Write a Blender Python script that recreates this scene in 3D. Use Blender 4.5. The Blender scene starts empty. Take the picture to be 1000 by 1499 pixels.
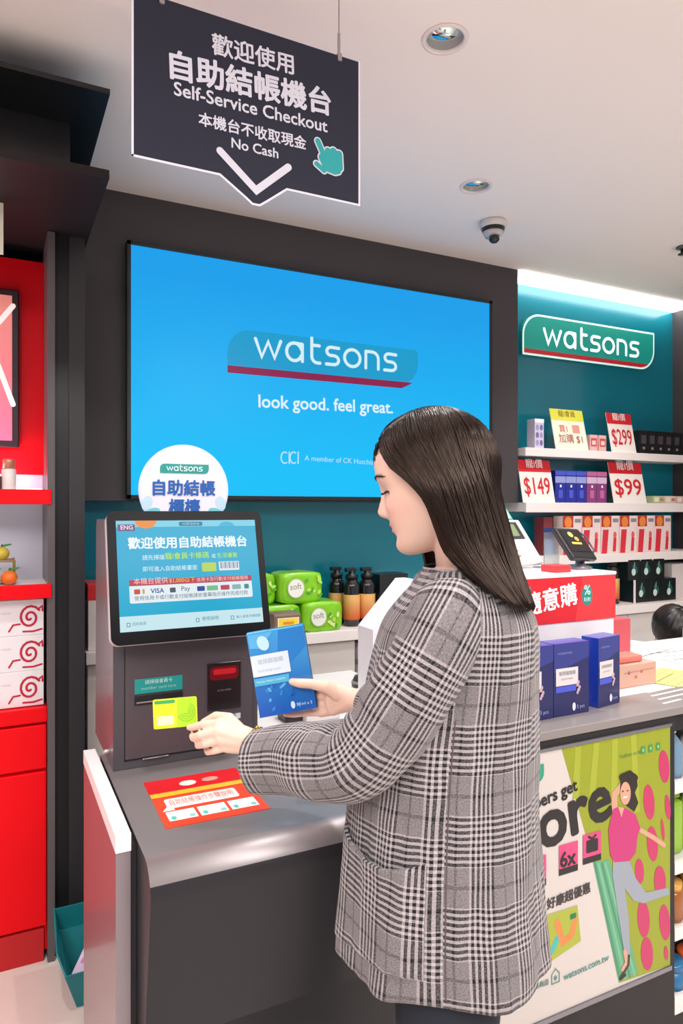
import bpy, bmesh, math, random
from mathutils import Vector, Matrix, noise

SC = bpy.context.scene
COL = SC.collection
RND = random.Random(7)

# ------------------------------------------------------------------ camera
EYE, FPX = 1.48, 1020.0                      # eye height (m), focal length in pixels of a 1000 px wide frame
CA, SA = 0.894427, 0.447214                  # camera turned 26.57 degrees to the right of the wall normal
cam_d = bpy.data.cameras.new('camera')
cam = bpy.data.objects.new('camera', cam_d)
COL.objects.link(cam)
cam.location = (0, 0, EYE)
cam.rotation_euler = (math.pi / 2, 0, -math.atan2(SA, CA))
cam_d.sensor_fit = 'HORIZONTAL'
cam_d.sensor_width = 36.0
cam_d.lens = 36.0 * FPX / 1000.0
cam_d.shift_y = -0.0045
cam_d.clip_start = 0.05
SC.camera = cam

# ------------------------------------------------------------------ light
SC.view_settings.view_transform = 'Standard'
SC.view_settings.look = 'None'
SC.view_settings.gamma = 1.0
SC.view_settings.exposure = 0.0
W = bpy.data.worlds.new('world')
SC.world = W
W.use_nodes = True
bg = W.node_tree.nodes['Background']
bg.inputs[0].default_value = (1.0, 0.96, 0.95, 1)
bg.inputs[1].default_value = 0.50


def area(name, loc, rot, sx, sy, power, color=(1, 1, 1)):
    d = bpy.data.lights.new(name, 'AREA')
    d.shape = 'RECTANGLE'
    d.size, d.size_y, d.energy, d.color = sx, sy, power, color
    o = bpy.data.objects.new(name, d)
    o.location, o.rotation_euler = loc, rot
    COL.objects.link(o)
    return o


def spot(name, loc, power, angle=110, blend=0.8, size=0.05, color=(1, 0.975, 0.95)):
    d = bpy.data.lights.new(name, 'SPOT')
    d.energy, d.spot_size, d.spot_blend, d.shadow_soft_size, d.color = power, math.radians(angle), blend, size, color
    o = bpy.data.objects.new(name, d)
    o.location = loc
    COL.objects.link(o)
    return o


CEIL = 2.71
# added fill lights at ceiling height behind the camera, no real panels
area('ceiling_fill_light', (-1.1, -0.5, CEIL - 0.02), (0, 0, 0), 1.2, 1.8, 80, (1, 0.97, 0.95))
area('ceiling_fill_light', (1.3, -0.9, CEIL - 0.02), (0, 0, 0), 1.8, 1.2, 80, (1, 0.97, 0.95))
# the visible downlights first, then added spot lamps that have no fitting
for lx, ly in ((1.058, 1.51), (1.646, 2.146), (-0.15, 1.45), (2.4, 1.3), (2.75, 2.2), (1.5, 0.4), (-1.0, 0.9), (3.2, 0.6)):
    spot('downlight_and_added_spot', (lx, ly, CEIL - 0.012), 52)


# ------------------------------------------------------------------ materials
def lin(c):
    if isinstance(c, str):
        c = c.lstrip('#')
        c = tuple(int(c[i:i + 2], 16) / 255 for i in (0, 2, 4))
    return tuple((v / 12.92 if v <= 0.04045 else ((v + 0.055) / 1.055) ** 2.4) for v in c)


MATS = {}


def mat(color, rough=0.5, metal=0.0, emit=0.0, spec=0.5, coat=0.0, vary=0.0, scale=30.0, alpha=1.0, trans=0.0, sss=0.0):
    key = (color, rough, metal, emit, spec, coat, vary, scale, alpha, trans, sss)
    if key in MATS:
        return MATS[key]
    m = bpy.data.materials.new('surface')
    m.use_nodes = True
    nt = m.node_tree
    b = nt.nodes['Principled BSDF']
    c = (*lin(color), 1)
    b.inputs['Base Color'].default_value = c
    b.inputs['Roughness'].default_value = rough
    b.inputs['Metallic'].default_value = metal
    b.inputs['Specular IOR Level'].default_value = spec
    b.inputs['Coat Weight'].default_value = coat
    b.inputs['Coat Roughness'].default_value = 0.08
    b.inputs['Transmission Weight'].default_value = trans
    b.inputs['Alpha'].default_value = alpha
    if sss:
        b.inputs['Subsurface Weight'].default_value = sss
        b.inputs['Subsurface Radius'].default_value = (0.012, 0.005, 0.003)
        b.inputs['Subsurface Scale'].default_value = 0.6
    if emit:
        b.inputs['Emission Color'].default_value = c
        b.inputs['Emission Strength'].default_value = emit
    if vary:
        tc = nt.nodes.new('ShaderNodeTexCoord')
        n = nt.nodes.new('ShaderNodeTexNoise')
        n.inputs['Scale'].default_value = scale
        n.inputs['Detail'].default_value = 4
        mx = nt.nodes.new('ShaderNodeMix')
        mx.data_type = 'RGBA'
        mx.inputs[6].default_value = tuple(v * (1 - vary) for v in c[:3]) + (1,)
        mx.inputs[7].default_value = tuple(min(1, v * (1 + vary)) for v in c[:3]) + (1,)
        nt.links.new(tc.outputs['Object'], n.inputs['Vector'])
        nt.links.new(n.outputs['Fac'], mx.inputs[0])
        nt.links.new(mx.outputs[2], b.inputs['Base Color'])
    MATS[key] = m
    return m


def emat(color, strength=0.8):
    """a lit screen pixel: gives off light, reflects almost nothing"""
    key = ('emat', color, strength)
    if key not in MATS:
        m = bpy.data.materials.new('lit_surface')
        m.use_nodes = True
        b = m.node_tree.nodes['Principled BSDF']
        b.inputs['Base Color'].default_value = (0.004, 0.004, 0.004, 1)
        b.inputs['Roughness'].default_value = 0.25
        b.inputs['Specular IOR Level'].default_value = 0.15
        b.inputs['Emission Color'].default_value = (*lin(color), 1)
        b.inputs['Emission Strength'].default_value = strength
        MATS[key] = m
    return MATS[key]


def gmat(c0, c1, axis, lo, hi, rough=0.35, emit=0.0, coat=0.0, coords='Object'):
    """two colours blended along one object axis (printed artwork, screens)"""
    m = bpy.data.materials.new('surface')
    m.use_nodes = True
    nt = m.node_tree
    b = nt.nodes['Principled BSDF']
    b.inputs['Roughness'].default_value = rough
    b.inputs['Coat Weight'].default_value = coat
    b.inputs['Coat Roughness'].default_value = 0.05
    tc = nt.nodes.new('ShaderNodeTexCoord')
    sx = nt.nodes.new('ShaderNodeSeparateXYZ')
    mr = nt.nodes.new('ShaderNodeMapRange')
    mr.inputs[1].default_value, mr.inputs[2].default_value = lo, hi
    mx = nt.nodes.new('ShaderNodeMix')
    mx.data_type = 'RGBA'
    mx.inputs[6].default_value = (*lin(c0), 1)
    mx.inputs[7].default_value = (*lin(c1), 1)
    nt.links.new(tc.outputs[coords], sx.inputs[0])
    nt.links.new(sx.outputs[axis], mr.inputs[0])
    nt.links.new(mr.outputs[0], mx.inputs[0])
    nt.links.new(mx.outputs[2], b.inputs['Base Color'])
    if emit:
        nt.links.new(mx.outputs[2], b.inputs['Emission Color'])
        b.inputs['Emission Strength'].default_value = emit
    return m


def plaid_mat():
    m = bpy.data.materials.new('glen_plaid_wool')
    m.use_nodes = True
    nt = m.node_tree
    b = nt.nodes['Principled BSDF']
    b.inputs['Roughness'].default_value = 0.9
    b.inputs['Specular IOR Level'].default_value = 0.15
    b.inputs['Sheen Weight'].default_value = 0.2

    def sock(v, s):
        if isinstance(v, (int, float)):
            s.default_value = v
        else:
            nt.links.new(v, s)

    def M(op, a, c=0.0, d=None):
        n = nt.nodes.new('ShaderNodeMath')
        n.operation = op
        sock(a, n.inputs[0])
        sock(c, n.inputs[1])
        if d is not None:
            sock(d, n.inputs[2])
        return n.outputs[0]
    uv = nt.nodes.new('ShaderNodeUVMap')
    s = nt.nodes.new('ShaderNodeSeparateXYZ')
    nt.links.new(uv.outputs[0], s.inputs[0])
    tn = nt.nodes.new('ShaderNodeTexNoise')
    tn.inputs['Scale'].default_value = 420
    tn.inputs['Detail'].default_value = 2
    nt.links.new(uv.outputs[0], tn.inputs['Vector'])
    wn = nt.nodes.new('ShaderNodeTexNoise')
    wn.inputs['Scale'].default_value = 9
    nt.links.new(uv.outputs[0], wn.inputs['Vector'])
    wob = M('MULTIPLY', M('SUBTRACT', wn.outputs['Fac'], 0.5), 0.006)
    u = M('ADD', s.outputs[0], wob)
    v = M('ADD', s.outputs[1], wob)

    def band(x, per, stripe, part):
        f = M('FRACT', M('DIVIDE', x, per))
        inb = M('LESS_THAN', f, part)
        st = M('GREATER_THAN', M('FRACT', M('DIVIDE', x, stripe)), 0.46)
        thin = M('COMPARE', f, 0.5 + part / 2, 0.02)
        return inb, st, thin
    bu, su, lu = band(u, 0.079, 0.0079, 0.5)
    bv, sv, lv = band(v, 0.132, 0.0094, 0.57)
    both = M('MULTIPLY', bu, bv)
    only_u = M('MULTIPLY', bu, M('SUBTRACT', 1.0, bv))
    only_v = M('MULTIPLY', bv, M('SUBTRACT', 1.0, bu))
    none = M('MULTIPLY', M('SUBTRACT', 1.0, bu), M('SUBTRACT', 1.0, bv))
    d = M('MULTIPLY', both, M('ADD', M('MULTIPLY', su, 0.52), M('MULTIPLY', sv, 0.48)))
    d = M('ADD', d, M('MULTIPLY', only_u, M('ADD', 0.27, M('MULTIPLY', su, 0.60))))
    d = M('ADD', d, M('MULTIPLY', only_v, M('ADD', 0.27, M('MULTIPLY', sv, 0.60))))
    d = M('ADD', d, M('MULTIPLY', none, 0.60))
    d = M('ADD', d, M('MULTIPLY', M('MAXIMUM', M('MULTIPLY', lu, M('SUBTRACT', 1.0, bu)), M('MULTIPLY', lv, M('SUBTRACT', 1.0, bv))), 0.14))
    d = M('ADD', d, M('MULTIPLY', M('SUBTRACT', tn.outputs['Fac'], 0.5), 0.7))
    mx = nt.nodes.new('ShaderNodeMix')
    mx.data_type = 'RGBA'
    mx.inputs[6].default_value = (*lin('#b6adaf'), 1)
    mx.inputs[7].default_value = (*lin('#110d13'), 1)
    nt.links.new(d, mx.inputs[0])
    nt.links.new(mx.outputs[2], b.inputs['Base Color'])
    bp = nt.nodes.new('ShaderNodeBump')
    bp.inputs['Strength'].default_value = 0.25
    bp.inputs['Distance'].default_value = 0.001
    nt.links.new(tn.outputs['Fac'], bp.inputs['Height'])
    nt.links.new(bp.outputs[0], b.inputs['Normal'])
    return m


WHITE = mat('#f4f1f0', 0.45)
PURE = mat('#fbfbfb', 0.5)
BLACK = mat('#121214', 0.4)
SATIN = mat('#1b1b1f', 0.3)
REDX = mat('#d81118', 0.4)
TEALW = mat('#0b7f8a', 0.4)


# ------------------------------------------------------------------ scene objects
def wloc(o):
    v = Vector((0, 0, 0))
    while o is not None:
        v += o.location
        o = o.parent
    return v


def thing(name, label, cat, loc=(0, 0, 0), group=None):
    o = bpy.data.objects.new(name, None)
    o.empty_display_size = 0.05
    COL.objects.link(o)
    o.location = loc
    o['label'] = label
    o['category'] = cat
    if group:
        o['group'] = group
    return o


def tag(o, label, cat, group=None):
    o['label'] = label
    o['category'] = cat
    if group:
        o['group'] = group
    return o


def structure(o):
    o['kind'] = 'structure'
    return o


def kids(o):
    return [c for c in o.children]


def copy_tree(o, parent=None):
    c = o.copy()
    COL.objects.link(c)
    if parent is not None:
        c.parent = parent
    for ch in kids(o):
        copy_tree(ch, c)
    return c


def dup(o, loc, label=None, group=None):
    c = copy_tree(o)
    c.location = loc
    if label:
        c['label'] = label
    if group:
        c['group'] = group
    return c


# ------------------------------------------------------------------ pixels of a plane that really stands there
def XZ(px, py, Y):
    """world X and Z of the ray through (px, py) where it meets the vertical plane at distance Y"""
    a = (px - 500) / FPX
    t = Y / (CA - SA * a)
    return t * (SA + CA * a), EYE + (745 - py) / FPX * t


def XY(px, py, z):
    """the same on the horizontal plane at height z"""
    a = (px - 500) / FPX
    t = (EYE - z) * FPX / (py - 745)
    return t * (SA + CA * a), t * (CA - SA * a)


def RT(r, t, z):
    return Vector((t * SA + r * CA, t * CA - r * SA, z))


def PT(px, py, t):
    return RT((px - 500) / FPX * t, t, EYE + (745 - py) / FPX * t)


class Frame:
    def __init__(s, o=(0, 0, 0), ex=(1, 0, 0), ey=(0, 0, 1)):
        s.o, s.ex, s.ey = Vector(o), Vector(ex), Vector(ey)
        s.n = s.ex.cross(s.ey).normalized()

    def p(s, u, v, w=0.0):
        return s.o + s.ex * u + s.ey * v + s.n * w


WORLD = Frame((0, 0, 0), (1, 0, 0), (0, 1, 0))


def wall(Y):
    return Frame((0, Y, 0), (1, 0, 0), (0, 0, 1))


TEXT = {}
_tc = bpy.data.curves.new('lettering', 'FONT')
_to = bpy.data.objects.new('lettering', _tc)
COL.objects.link(_to)


def glyphs(s, bold=0.0):
    k = (s, bold)
    if k not in TEXT:
        _tc.body = s
        _tc.offset = bold
        _tc.resolution_u = 3
        dg = bpy.context.evaluated_depsgraph_get()
        dg.update()
        me = _to.evaluated_get(dg).to_mesh()
        vs = [(v.co.x, v.co.y) for v in me.vertices]
        fs = [tuple(p.vertices) for p in me.polygons]
        x0 = min(v[0] for v in vs)
        x1 = max(v[0] for v in vs)
        TEXT[k] = ([(a - x0, b) for a, b in vs], fs, x1 - x0)
    return TEXT[k]


def rrect(x0, y0, x1, y1, r, n=6):
    """rounded rectangle; r = one radius or (bl, br, tr, tl)"""
    if not isinstance(r, (tuple, list)):
        r = (r,) * 4
    out = []
    for (cx, cy, a0, rr) in ((x0, y0, 180, r[0]), (x1, y0, 270, r[1]), (x1, y1, 0, r[2]), (x0, y1, 90, r[3])):
        sx = 1 if cx == x0 else -1
        sy = 1 if cy == y0 else -1
        if rr <= 0:
            out.append((cx, cy))
            continue
        for i in range(n + 1):
            a = math.radians(a0 + 90 * i / n)
            out.append((cx + sx * rr + rr * math.cos(a), cy + sy * rr + rr * math.sin(a)))
    return out


def ell(cx, cy, rx, ry, n=28, rot=0.0):
    c, s = math.cos(rot), math.sin(rot)
    return [(cx + rx * math.cos(a) * c - ry * math.sin(a) * s, cy + rx * math.cos(a) * s + ry * math.sin(a) * c)
            for a in (2 * math.pi * i / n for i in range(n))]


def arc(cx, cy, rx, ry, a0, a1, n=12):
    return [(cx + rx * math.cos(math.radians(a0 + (a1 - a0) * i / n)), cy + ry * math.sin(math.radians(a0 + (a1 - a0) * i / n)))
            for i in range(n + 1)]


def catmull(P, n):
    """n points along a smooth curve through the vectors P"""
    P = [Vector(p) for p in P]
    m = len(P) - 1
    out = []
    for k in range(n):
        s = k / (n - 1) * m
        i = min(int(s), m - 1)
        f = s - i
        p0, p1, p2, p3 = P[max(i - 1, 0)], P[i], P[i + 1], P[min(i + 2, m)]
        out.append(0.5 * ((2 * p1) + (p2 - p0) * f + (2 * p0 - 5 * p1 + 4 * p2 - p3) * f * f + (3 * p1 - p0 - 3 * p2 + p3) * f ** 3))
    return out


def interp(tab, x):
    """rows (x, a, b, ...) interpolated smoothly"""
    if x <= tab[0][0]:
        return tab[0][1:]
    for i in range(len(tab) - 1):
        if x <= tab[i + 1][0]:
            f = (x - tab[i][0]) / (tab[i + 1][0] - tab[i][0])
            p0, p1, p2, p3 = tab[max(i - 1, 0)], tab[i], tab[i + 1], tab[min(i + 2, len(tab) - 1)]
            o = []
            for k in range(1, len(p1)):
                m1 = (p2[k] - p0[k]) / max(p2[0] - p0[0], 1e-9) * (p2[0] - p1[0])
                m2 = (p3[k] - p1[k]) / max(p3[0] - p1[0], 1e-9) * (p2[0] - p1[0])
                o.append((2 * f ** 3 - 3 * f * f + 1) * p1[k] + (f ** 3 - 2 * f * f + f) * m1 + (-2 * f ** 3 + 3 * f * f) * p2[k] + (f ** 3 - f * f) * m2)
            return tuple(o)
    return tab[-1][1:]


class MB:
    """collects shapes (world coordinates) and links them as ONE mesh object"""
    EPS = 0.0005

    def __init__(s):
        s.V, s.F, s.M, s.S, s.mats, s.UV = [], [], [], [], [], None

    def mi(s, m):
        if m not in s.mats:
            s.mats.append(m)
        return s.mats.index(m)

    def add(s, vs, fs, m, smooth=False):
        b = len(s.V)
        s.V += [tuple(v) for v in vs]
        i = s.mi(m)
        for f in fs:
            s.F.append(tuple(b + k for k in f))
            s.M.append(i)
            s.S.append(smooth)
        return s

    def box(s, x0, x1, y0, y1, z0, z1, m, bev=0.0, fr=None):
        x0, x1 = min(x0, x1), max(x0, x1)
        y0, y1 = min(y0, y1), max(y0, y1)
        z0, z1 = min(z0, z1), max(z0, z1)
        fr = fr or WORLD
        if bev:
            bm = bmesh.new()
            bmesh.ops.create_cube(bm, size=1)
            for v in bm.verts:
                v.co = Vector(((x0 + x1) / 2 + v.co.x * (x1 - x0), (y0 + y1) / 2 + v.co.y * (y1 - y0), (z0 + z1) / 2 + v.co.z * (z1 - z0)))
            bmesh.ops.bevel(bm, geom=bm.edges[:], offset=bev, segments=2, profile=0.5, affect='EDGES')
            bm.verts.index_update()
            vs = [fr.p(*v.co) for v in bm.verts]
            fs = [[v.index for v in f.verts] for f in bm.faces]
            bm.free()
            return s.add(vs, fs, m)
        vs = [fr.p(x, y, z) for z in (z0, z1) for y in (y0, y1) for x in (x0, x1)]
        return s.add(vs, [(0, 2, 3, 1), (4, 5, 7, 6), (0, 1, 5, 4), (2, 6, 7, 3), (0, 4, 6, 2), (1, 3, 7, 5)], m)

    def prism(s, poly, w0, w1, m, fr, edge=None):
        n = len(poly)
        vs = [fr.p(u, v, w0) for u, v in poly] + [fr.p(u, v, w1) for u, v in poly]
        s.add(vs, [tuple(range(n))[::-1], tuple(range(n, 2 * n))], m)
        s.add(vs, [(i, (i + 1) % n, n + (i + 1) % n, n + i) for i in range(n)], edge or m)
        return s

    def flat(s, poly, m, fr, layer=1):
        s.k = (getattr(s, 'k', 0) + 1) % 8
        w = layer * s.EPS + s.k * s.EPS * 0.08
        return s.add([fr.p(u, v, w) for u, v in poly], [tuple(range(len(poly)))], m)

    def stroke(s, pts, wd, m, fr, layer=1, capn=10):
        """one ribbon with mitred joints and round ends; every ribbon lies a hair above the last"""
        s.k = (getattr(s, 'k', 0) + 1) % 8
        w = layer * s.EPS + s.k * s.EPS * 0.08
        P = [pts[0]]
        for q_ in pts[1:]:
            if math.hypot(q_[0] - P[-1][0], q_[1] - P[-1][1]) > 1e-6:
                P.append(q_)
        closed = len(P) > 3 and math.hypot(P[0][0] - P[-1][0], P[0][1] - P[-1][1]) < wd * 0.02
        if closed:
            P = P[:-1]
        n = len(P)
        h = wd / 2
        L, R = [], []
        for i in range(n):
            a = P[i - 1] if (i or closed) else None
            b = P[(i + 1) % n] if (i < n - 1 or closed) else None
            c = P[i]
            d1 = Vector((c[0] - a[0], c[1] - a[1])).normalized() if a is not None else None
            d2 = Vector((b[0] - c[0], b[1] - c[1])).normalized() if b is not None else None
            d1 = d1 or d2
            d2 = d2 or d1
            n1, n2 = Vector((-d1.y, d1.x)), Vector((-d2.y, d2.x))
            t = n1 + n2
            t = n1 if t.length < 1e-4 else t.normalized()
            k = min(1.8, 1 / max(0.2, t.dot(n1)))
            L.append((c[0] + t.x * h * k, c[1] + t.y * h * k))
            R.append((c[0] - t.x * h * k, c[1] - t.y * h * k))
        vs = [fr.p(u, v, w) for u, v in L + R]
        fs = [(i, n + i, n + (i + 1) % n, (i + 1) % n) for i in range(n if closed else n - 1)]
        s.add(vs, fs, m)
        if not closed:
            for (c, o, sg) in ((P[0], P[1], 1), (P[-1], P[-2], 1)):
                a0 = math.atan2(c[1] - o[1], c[0] - o[0]) - math.pi / 2
                cap = [(c[0] + h * math.cos(a0 + math.pi * i / capn), c[1] + h * math.sin(a0 + math.pi * i / capn)) for i in range(capn + 1)]
                s.add([fr.p(u, v, w) for u, v in cap], [tuple(range(len(cap)))], m)
        return s

    def text(s, st, a, b, m, fr, bold=0.02, layer=2, height=None):
        """lettering with its baseline from a to b"""
        vs, fs, wd = glyphs(st)
        dx, dy = b[0] - a[0], b[1] - a[1]
        l = math.hypot(dx, dy)
        k = l / wd
        ux, uy = dx / l, dy / l
        kv = height if height else k
        if any(ord(c_) > 0x2e80 for c_ in st):
            a = (a[0] - uy * .1 * kv, a[1] + ux * .1 * kv)
        nb = 4 if bold < 0.03 else 10
        sh = [(0, 0)] + ([(bold * math.cos(.4 + 6.2832 * i / nb), bold * math.sin(.4 + 6.2832 * i / nb)) for i in range(nb)] if bold > 0.001 else [])
        for i, (ox, oy) in enumerate(sh):
            s.add([fr.p(a[0] + ux * (x + ox) * k - uy * (y + oy) * kv, a[1] + uy * (x + ox) * k + ux * (y + oy) * kv, layer * s.EPS + i * s.EPS * 0.06) for x, y in vs], fs, m)
        return s

    def tube(s, pts, rad, m, n=12, cap=True, smooth=True, flat_y=1.0):
        pts = [Vector(p) for p in pts]
        if not isinstance(rad, (list, tuple)):
            rad = [rad] * len(pts)
        P, R = list(pts), list(rad)
        if cap:
            d0 = (pts[0] - pts[1]).normalized()
            d1 = (pts[-1] - pts[-2]).normalized()
            pre = [(pts[0] + d0 * rad[0] * math.sin(a), rad[0] * math.cos(a)) for a in (1.45, 1.0, 0.5)]
            post = [(pts[-1] + d1 * rad[-1] * math.sin(a), rad[-1] * math.cos(a)) for a in (0.5, 1.0, 1.45)]
            P = [p for p, _ in pre] + P + [p for p, _ in post]
            R = [r for _, r in pre] + R + [r for _, r in post]
        tang = [(P[min(i + 1, len(P) - 1)] - P[max(i - 1, 0)]).normalized() for i in range(len(P))]
        ref = Vector((0, 0, 1)) if abs(tang[0].z) < 0.9 else Vector((1, 0, 0))
        nrm = (ref - tang[0] * ref.dot(tang[0])).normalized()
        vs = []
        for i, (p, r) in enumerate(zip(P, R)):
            nrm = (nrm - tang[i] * nrm.dot(tang[i])).normalized()
            bi = tang[i].cross(nrm)
            for k in range(n):
                a = 2 * math.pi * k / n
                vs.append(p + nrm * (math.cos(a) * r) + bi * (math.sin(a) * r * flat_y))
        fs = []
        for i in range(len(P) - 1):
            for k in range(n):
                fs.append((i * n + k, i * n + (k + 1) % n, (i + 1) * n + (k + 1) % n, (i + 1) * n + k))
        fs.append(tuple(range(n))[::-1])
        fs.append(tuple((len(P) - 1) * n + k for k in range(n)))
        return s.add(vs, fs, m, smooth)

    def lathe(s, prof, c, m, n=24, smooth=True, fr=None):
        """profile (r, h) turned about the vertical through c"""
        c = Vector(c)
        vs, fs = [], []
        for r, h in prof:
            for k in range(n):
                a = 2 * math.pi * k / n
                d = Vector((r * math.cos(a), r * math.sin(a), h)) if fr is None else fr.ex * (r * math.cos(a)) + fr.ey * (r * math.sin(a)) + fr.n * h
                vs.append(c + d)
        for i in range(len(prof) - 1):
            for k in range(n):
                fs.append((i * n + k, i * n + (k + 1) % n, (i + 1) * n + (k + 1) % n, (i + 1) * n + k))
        if prof[0][0] > 1e-6:
            fs.append(tuple(range(n))[::-1])
        if prof[-1][0] > 1e-6:
            fs.append(tuple((len(prof) - 1) * n + k for k in range(n)))
        return s.add(vs, fs, m, smooth)

    def ball(s, c, r, m, n=16, k=10):
        if not isinstance(r, (list, tuple)):
            r = (r, r, r)
        c = Vector(c)
        vs, fs = [], []
        for i in range(k + 1):
            th = math.pi * i / k
            for j in range(n):
                a = 2 * math.pi * j / n
                vs.append(c + Vector((r[0] * math.sin(th) * math.cos(a), r[1] * math.sin(th) * math.sin(a), -r[2] * math.cos(th))))
        for i in range(k):
            for j in range(n):
                fs.append((i * n + j, i * n + (j + 1) % n, (i + 1) * n + (j + 1) % n, (i + 1) * n + j))
        return s.add(vs, fs, m, True)

    def build(s, name, parent=None, loc=None):
        off = wloc(parent) if parent is not None else Vector(loc or (0, 0, 0))
        me = bpy.data.meshes.new(name)
        me.from_pydata([(v[0] - off.x, v[1] - off.y, v[2] - off.z) for v in s.V], [], s.F)
        for m in s.mats:
            me.materials.append(m)
        me.polygons.foreach_set('material_index', s.M)
        me.polygons.foreach_set('use_smooth', s.S)
        if s.UV is not None:
            lay = me.uv_layers.new(name='UVMap')
            flatuv = [c for f in s.UV for uv in f for c in uv]
            lay.data.foreach_set('uv', flatuv)
        me.validate()
        me.update()
        o = bpy.data.objects.new(name, me)
        COL.objects.link(o)
        if parent is not None:
            o.parent = parent
        else:
            o.location = off
        return o


def watsons_letters(mb, x0, x1, y0, m, fr, layer=2, wt=0.2, slope=0.0):
    """the rounded wordmark drawn as strokes between x0 and x1 on baseline y0"""
    L = []
    L.append((1.5, [[(0, 1), (0.37, 0.03), (0.75, 0.9), (1.13, 0.03), (1.5, 1)]]))
    L.append((1.0, [arc(0.47, 0.5, 0.47, 0.5, 20, 340, 22), [(0.97, 0.95), (0.97, 0)], [(0.5, 1), (0.97, 0.97)]]))
    L.append((0.72, [[(0.2, 1.4), (0.2, 0.4)] + arc(0.55, 0.36, 0.35, 0.36, 180, 270, 6) + [(0.72, 0)], [(0.2, 1), (0.68, 1)]]))
    S = [(0.86, 0.98), (0.4, 1.0)] + arc(0.35, 0.76, 0.27, 0.24, 90, 270, 8) + [(0.5, 0.52)] + arc(0.55, 0.26, 0.3, 0.26, 90, -90, 8) + [(0.05, 0.0)]
    L.append((0.88, [S]))
    L.append((1.05, [ell(0.52, 0.5, 0.52, 0.5, 24) + [(1.04, 0.5)]]))
    L.append((0.9, [[(0.02, 0), (0.02, 0.98)], [(0.02, 1.0)] + [(0.4, 1.0)] + arc(0.45, 0.58, 0.43, 0.42, 90, 0, 8) + [(0.88, 0)]]))
    L.append((0.88, [S]))
    gap = 0.36
    tot = sum(w for w, _ in L) + gap * (len(L) - 1)
    k = (x1 - x0) / tot
    x = 0.0
    for w, strokes in L:
        for st in strokes:
            mb.stroke([(x0 + (x + p[0]) * k, y0 + p[1] * k + slope * (x + p[0]) * k) for p in st], wt * k, m, fr, layer)
        x += w + gap
    return k

# ================================================================== the room
YB, YP = 2.94, 2.80           # teal back wall, front of the grey media wall
GREY = mat('#433d40', 0.55, vary=0.05, scale=3)
DKGREY = mat('#3c383c', 0.45, vary=0.04, scale=3)
TEAL = mat('#077b90', 0.22, spec=0.5, coat=0.3)
CEILM = mat('#f6ece7', 0.8, vary=0.015, scale=2)
FLOORM = mat('#e3d8d0', 0.28, vary=0.04, scale=5, coat=0.15)

structure(MB().box(-2.6, 4.6, -2.6, 3.1, -0.06, 0, FLOORM).build('floor'))


def ceiling():
    m = MB().box(-2.6, 4.6, -2.6, 3.1, CEIL, CEIL + 0.14, CEILM)
    o = m.build('ceiling')
    cut = MB()
    for x, y, r in ((1.058, 1.51, 0.049), (1.646, 2.146, 0.049)):
        cut.lathe([(r, -0.05), (r, 0.3)], (x, y, CEIL), CEILM, 32)
    c = cut.build('cutter')
    b = o.modifiers.new('holes', 'BOOLEAN')
    b.operation, b.object, b.solver = 'DIFFERENCE', c, 'EXACT'
    dg = bpy.context.evaluated_depsgraph_get()
    me = bpy.data.meshes.new_from_object(o.evaluated_get(dg))
    o.modifiers.clear()
    o.data = me
    bpy.data.objects.remove(c)
    structure(o)


ceiling()
structure(MB().box(-2.6, 4.6, YB, 3.1, 0, CEIL, TEAL).build('wall_back'))
structure(MB().box(3.76, 3.9, 2.2, YB, 0, CEIL, GREY, 0).build('wall_right'))
structure(MB().box(-2.6, -2.5, 0.6, YB, 0, CEIL, WHITE).build('wall_left'))
# the grey media wall carrying the television; it stops at eye height over the teal niche
structure(MB().box(0.268, 2.414, YP, YB, 1.512, CEIL, GREY).build('trim_1'))
# dark column and side frame between the red display and the niche
structure(MB().box(0.182, 0.275, 2.487, YB, 0, 2.39, SATIN).box(0.226, 0.2755, 2.481, 2.489, 0, 2.39, mat('#2c2a2d', 0.4)).build('trim_2'))
# stepped dark bulkhead above the red display
BRN = mat('#1d1618', 0.5, spec=0.3)
structure(MB().box(-2.5, 0.282, 1.96, 2.42, 2.598, 2.612, BLACK).box(-2.5, 0.2, 2.3, 2.6, 2.612, CEIL, BLACK).build('trim_3'))
structure(MB().box(-2.5, 0.20, 2.16, 2.8, 2.412, 2.598, SATIN).build('trim_4'))
structure(MB().box(-2.5, 0.286, 2.0, 2.8, 2.388, 2.412, BRN).build('trim_5'))

# lit cove between the media wall and the teal wall
t = thing('cove_light', 'long white light strip glowing along ceiling above the teal wall', 'light', (3.08, 2.87, CEIL))
MB().box(2.418, 3.757, 2.835, YB - 0.004, CEIL - 0.016, CEIL - 0.0005, mat('#fff8f2', 0.5, emit=7.0)).build('diffuser', t)
MB().box(2.416, 3.758, 2.80, 2.835, CEIL - 0.02, CEIL - 0.0005, mat('#fff8f2', 0.5, emit=3.0)).build('lens_strip', t)

# ------------------------------------------------------------------ ceiling fittings
CHROME = mat('#d8d8d8', 0.12, metal=1.0)


def downlight(label, x, y):
    t = thing('downlight', label, 'light', (x, y, CEIL), 'recessed ceiling downlights')
    MB().lathe([(0.0485, 0.004), (0.0485, -0.002), (0.053, -0.0055), (0.0605, -0.004), (0.062, -0.0003), (0.0485, 0.004)], (x, y, CEIL), mat('#e9dedb', 0.35), 40).build('trim_ring', t)
    MB().lathe([(0.0483, 0.002), (0.041, 0.03), (0.030, 0.06), (0.028, 0.062)], (x, y, CEIL), mat('#c9d6d8', 0.1, metal=1.0), 40).build('reflector', t)
    MB().lathe([(0.0, 0.028), (0.018, 0.03), (0.027, 0.042), (0.028, 0.07), (0, 0.071)], (x, y, CEIL), mat('#fffdf8', 0.4, emit=14)).build('bulb', t)
    return t


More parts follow.
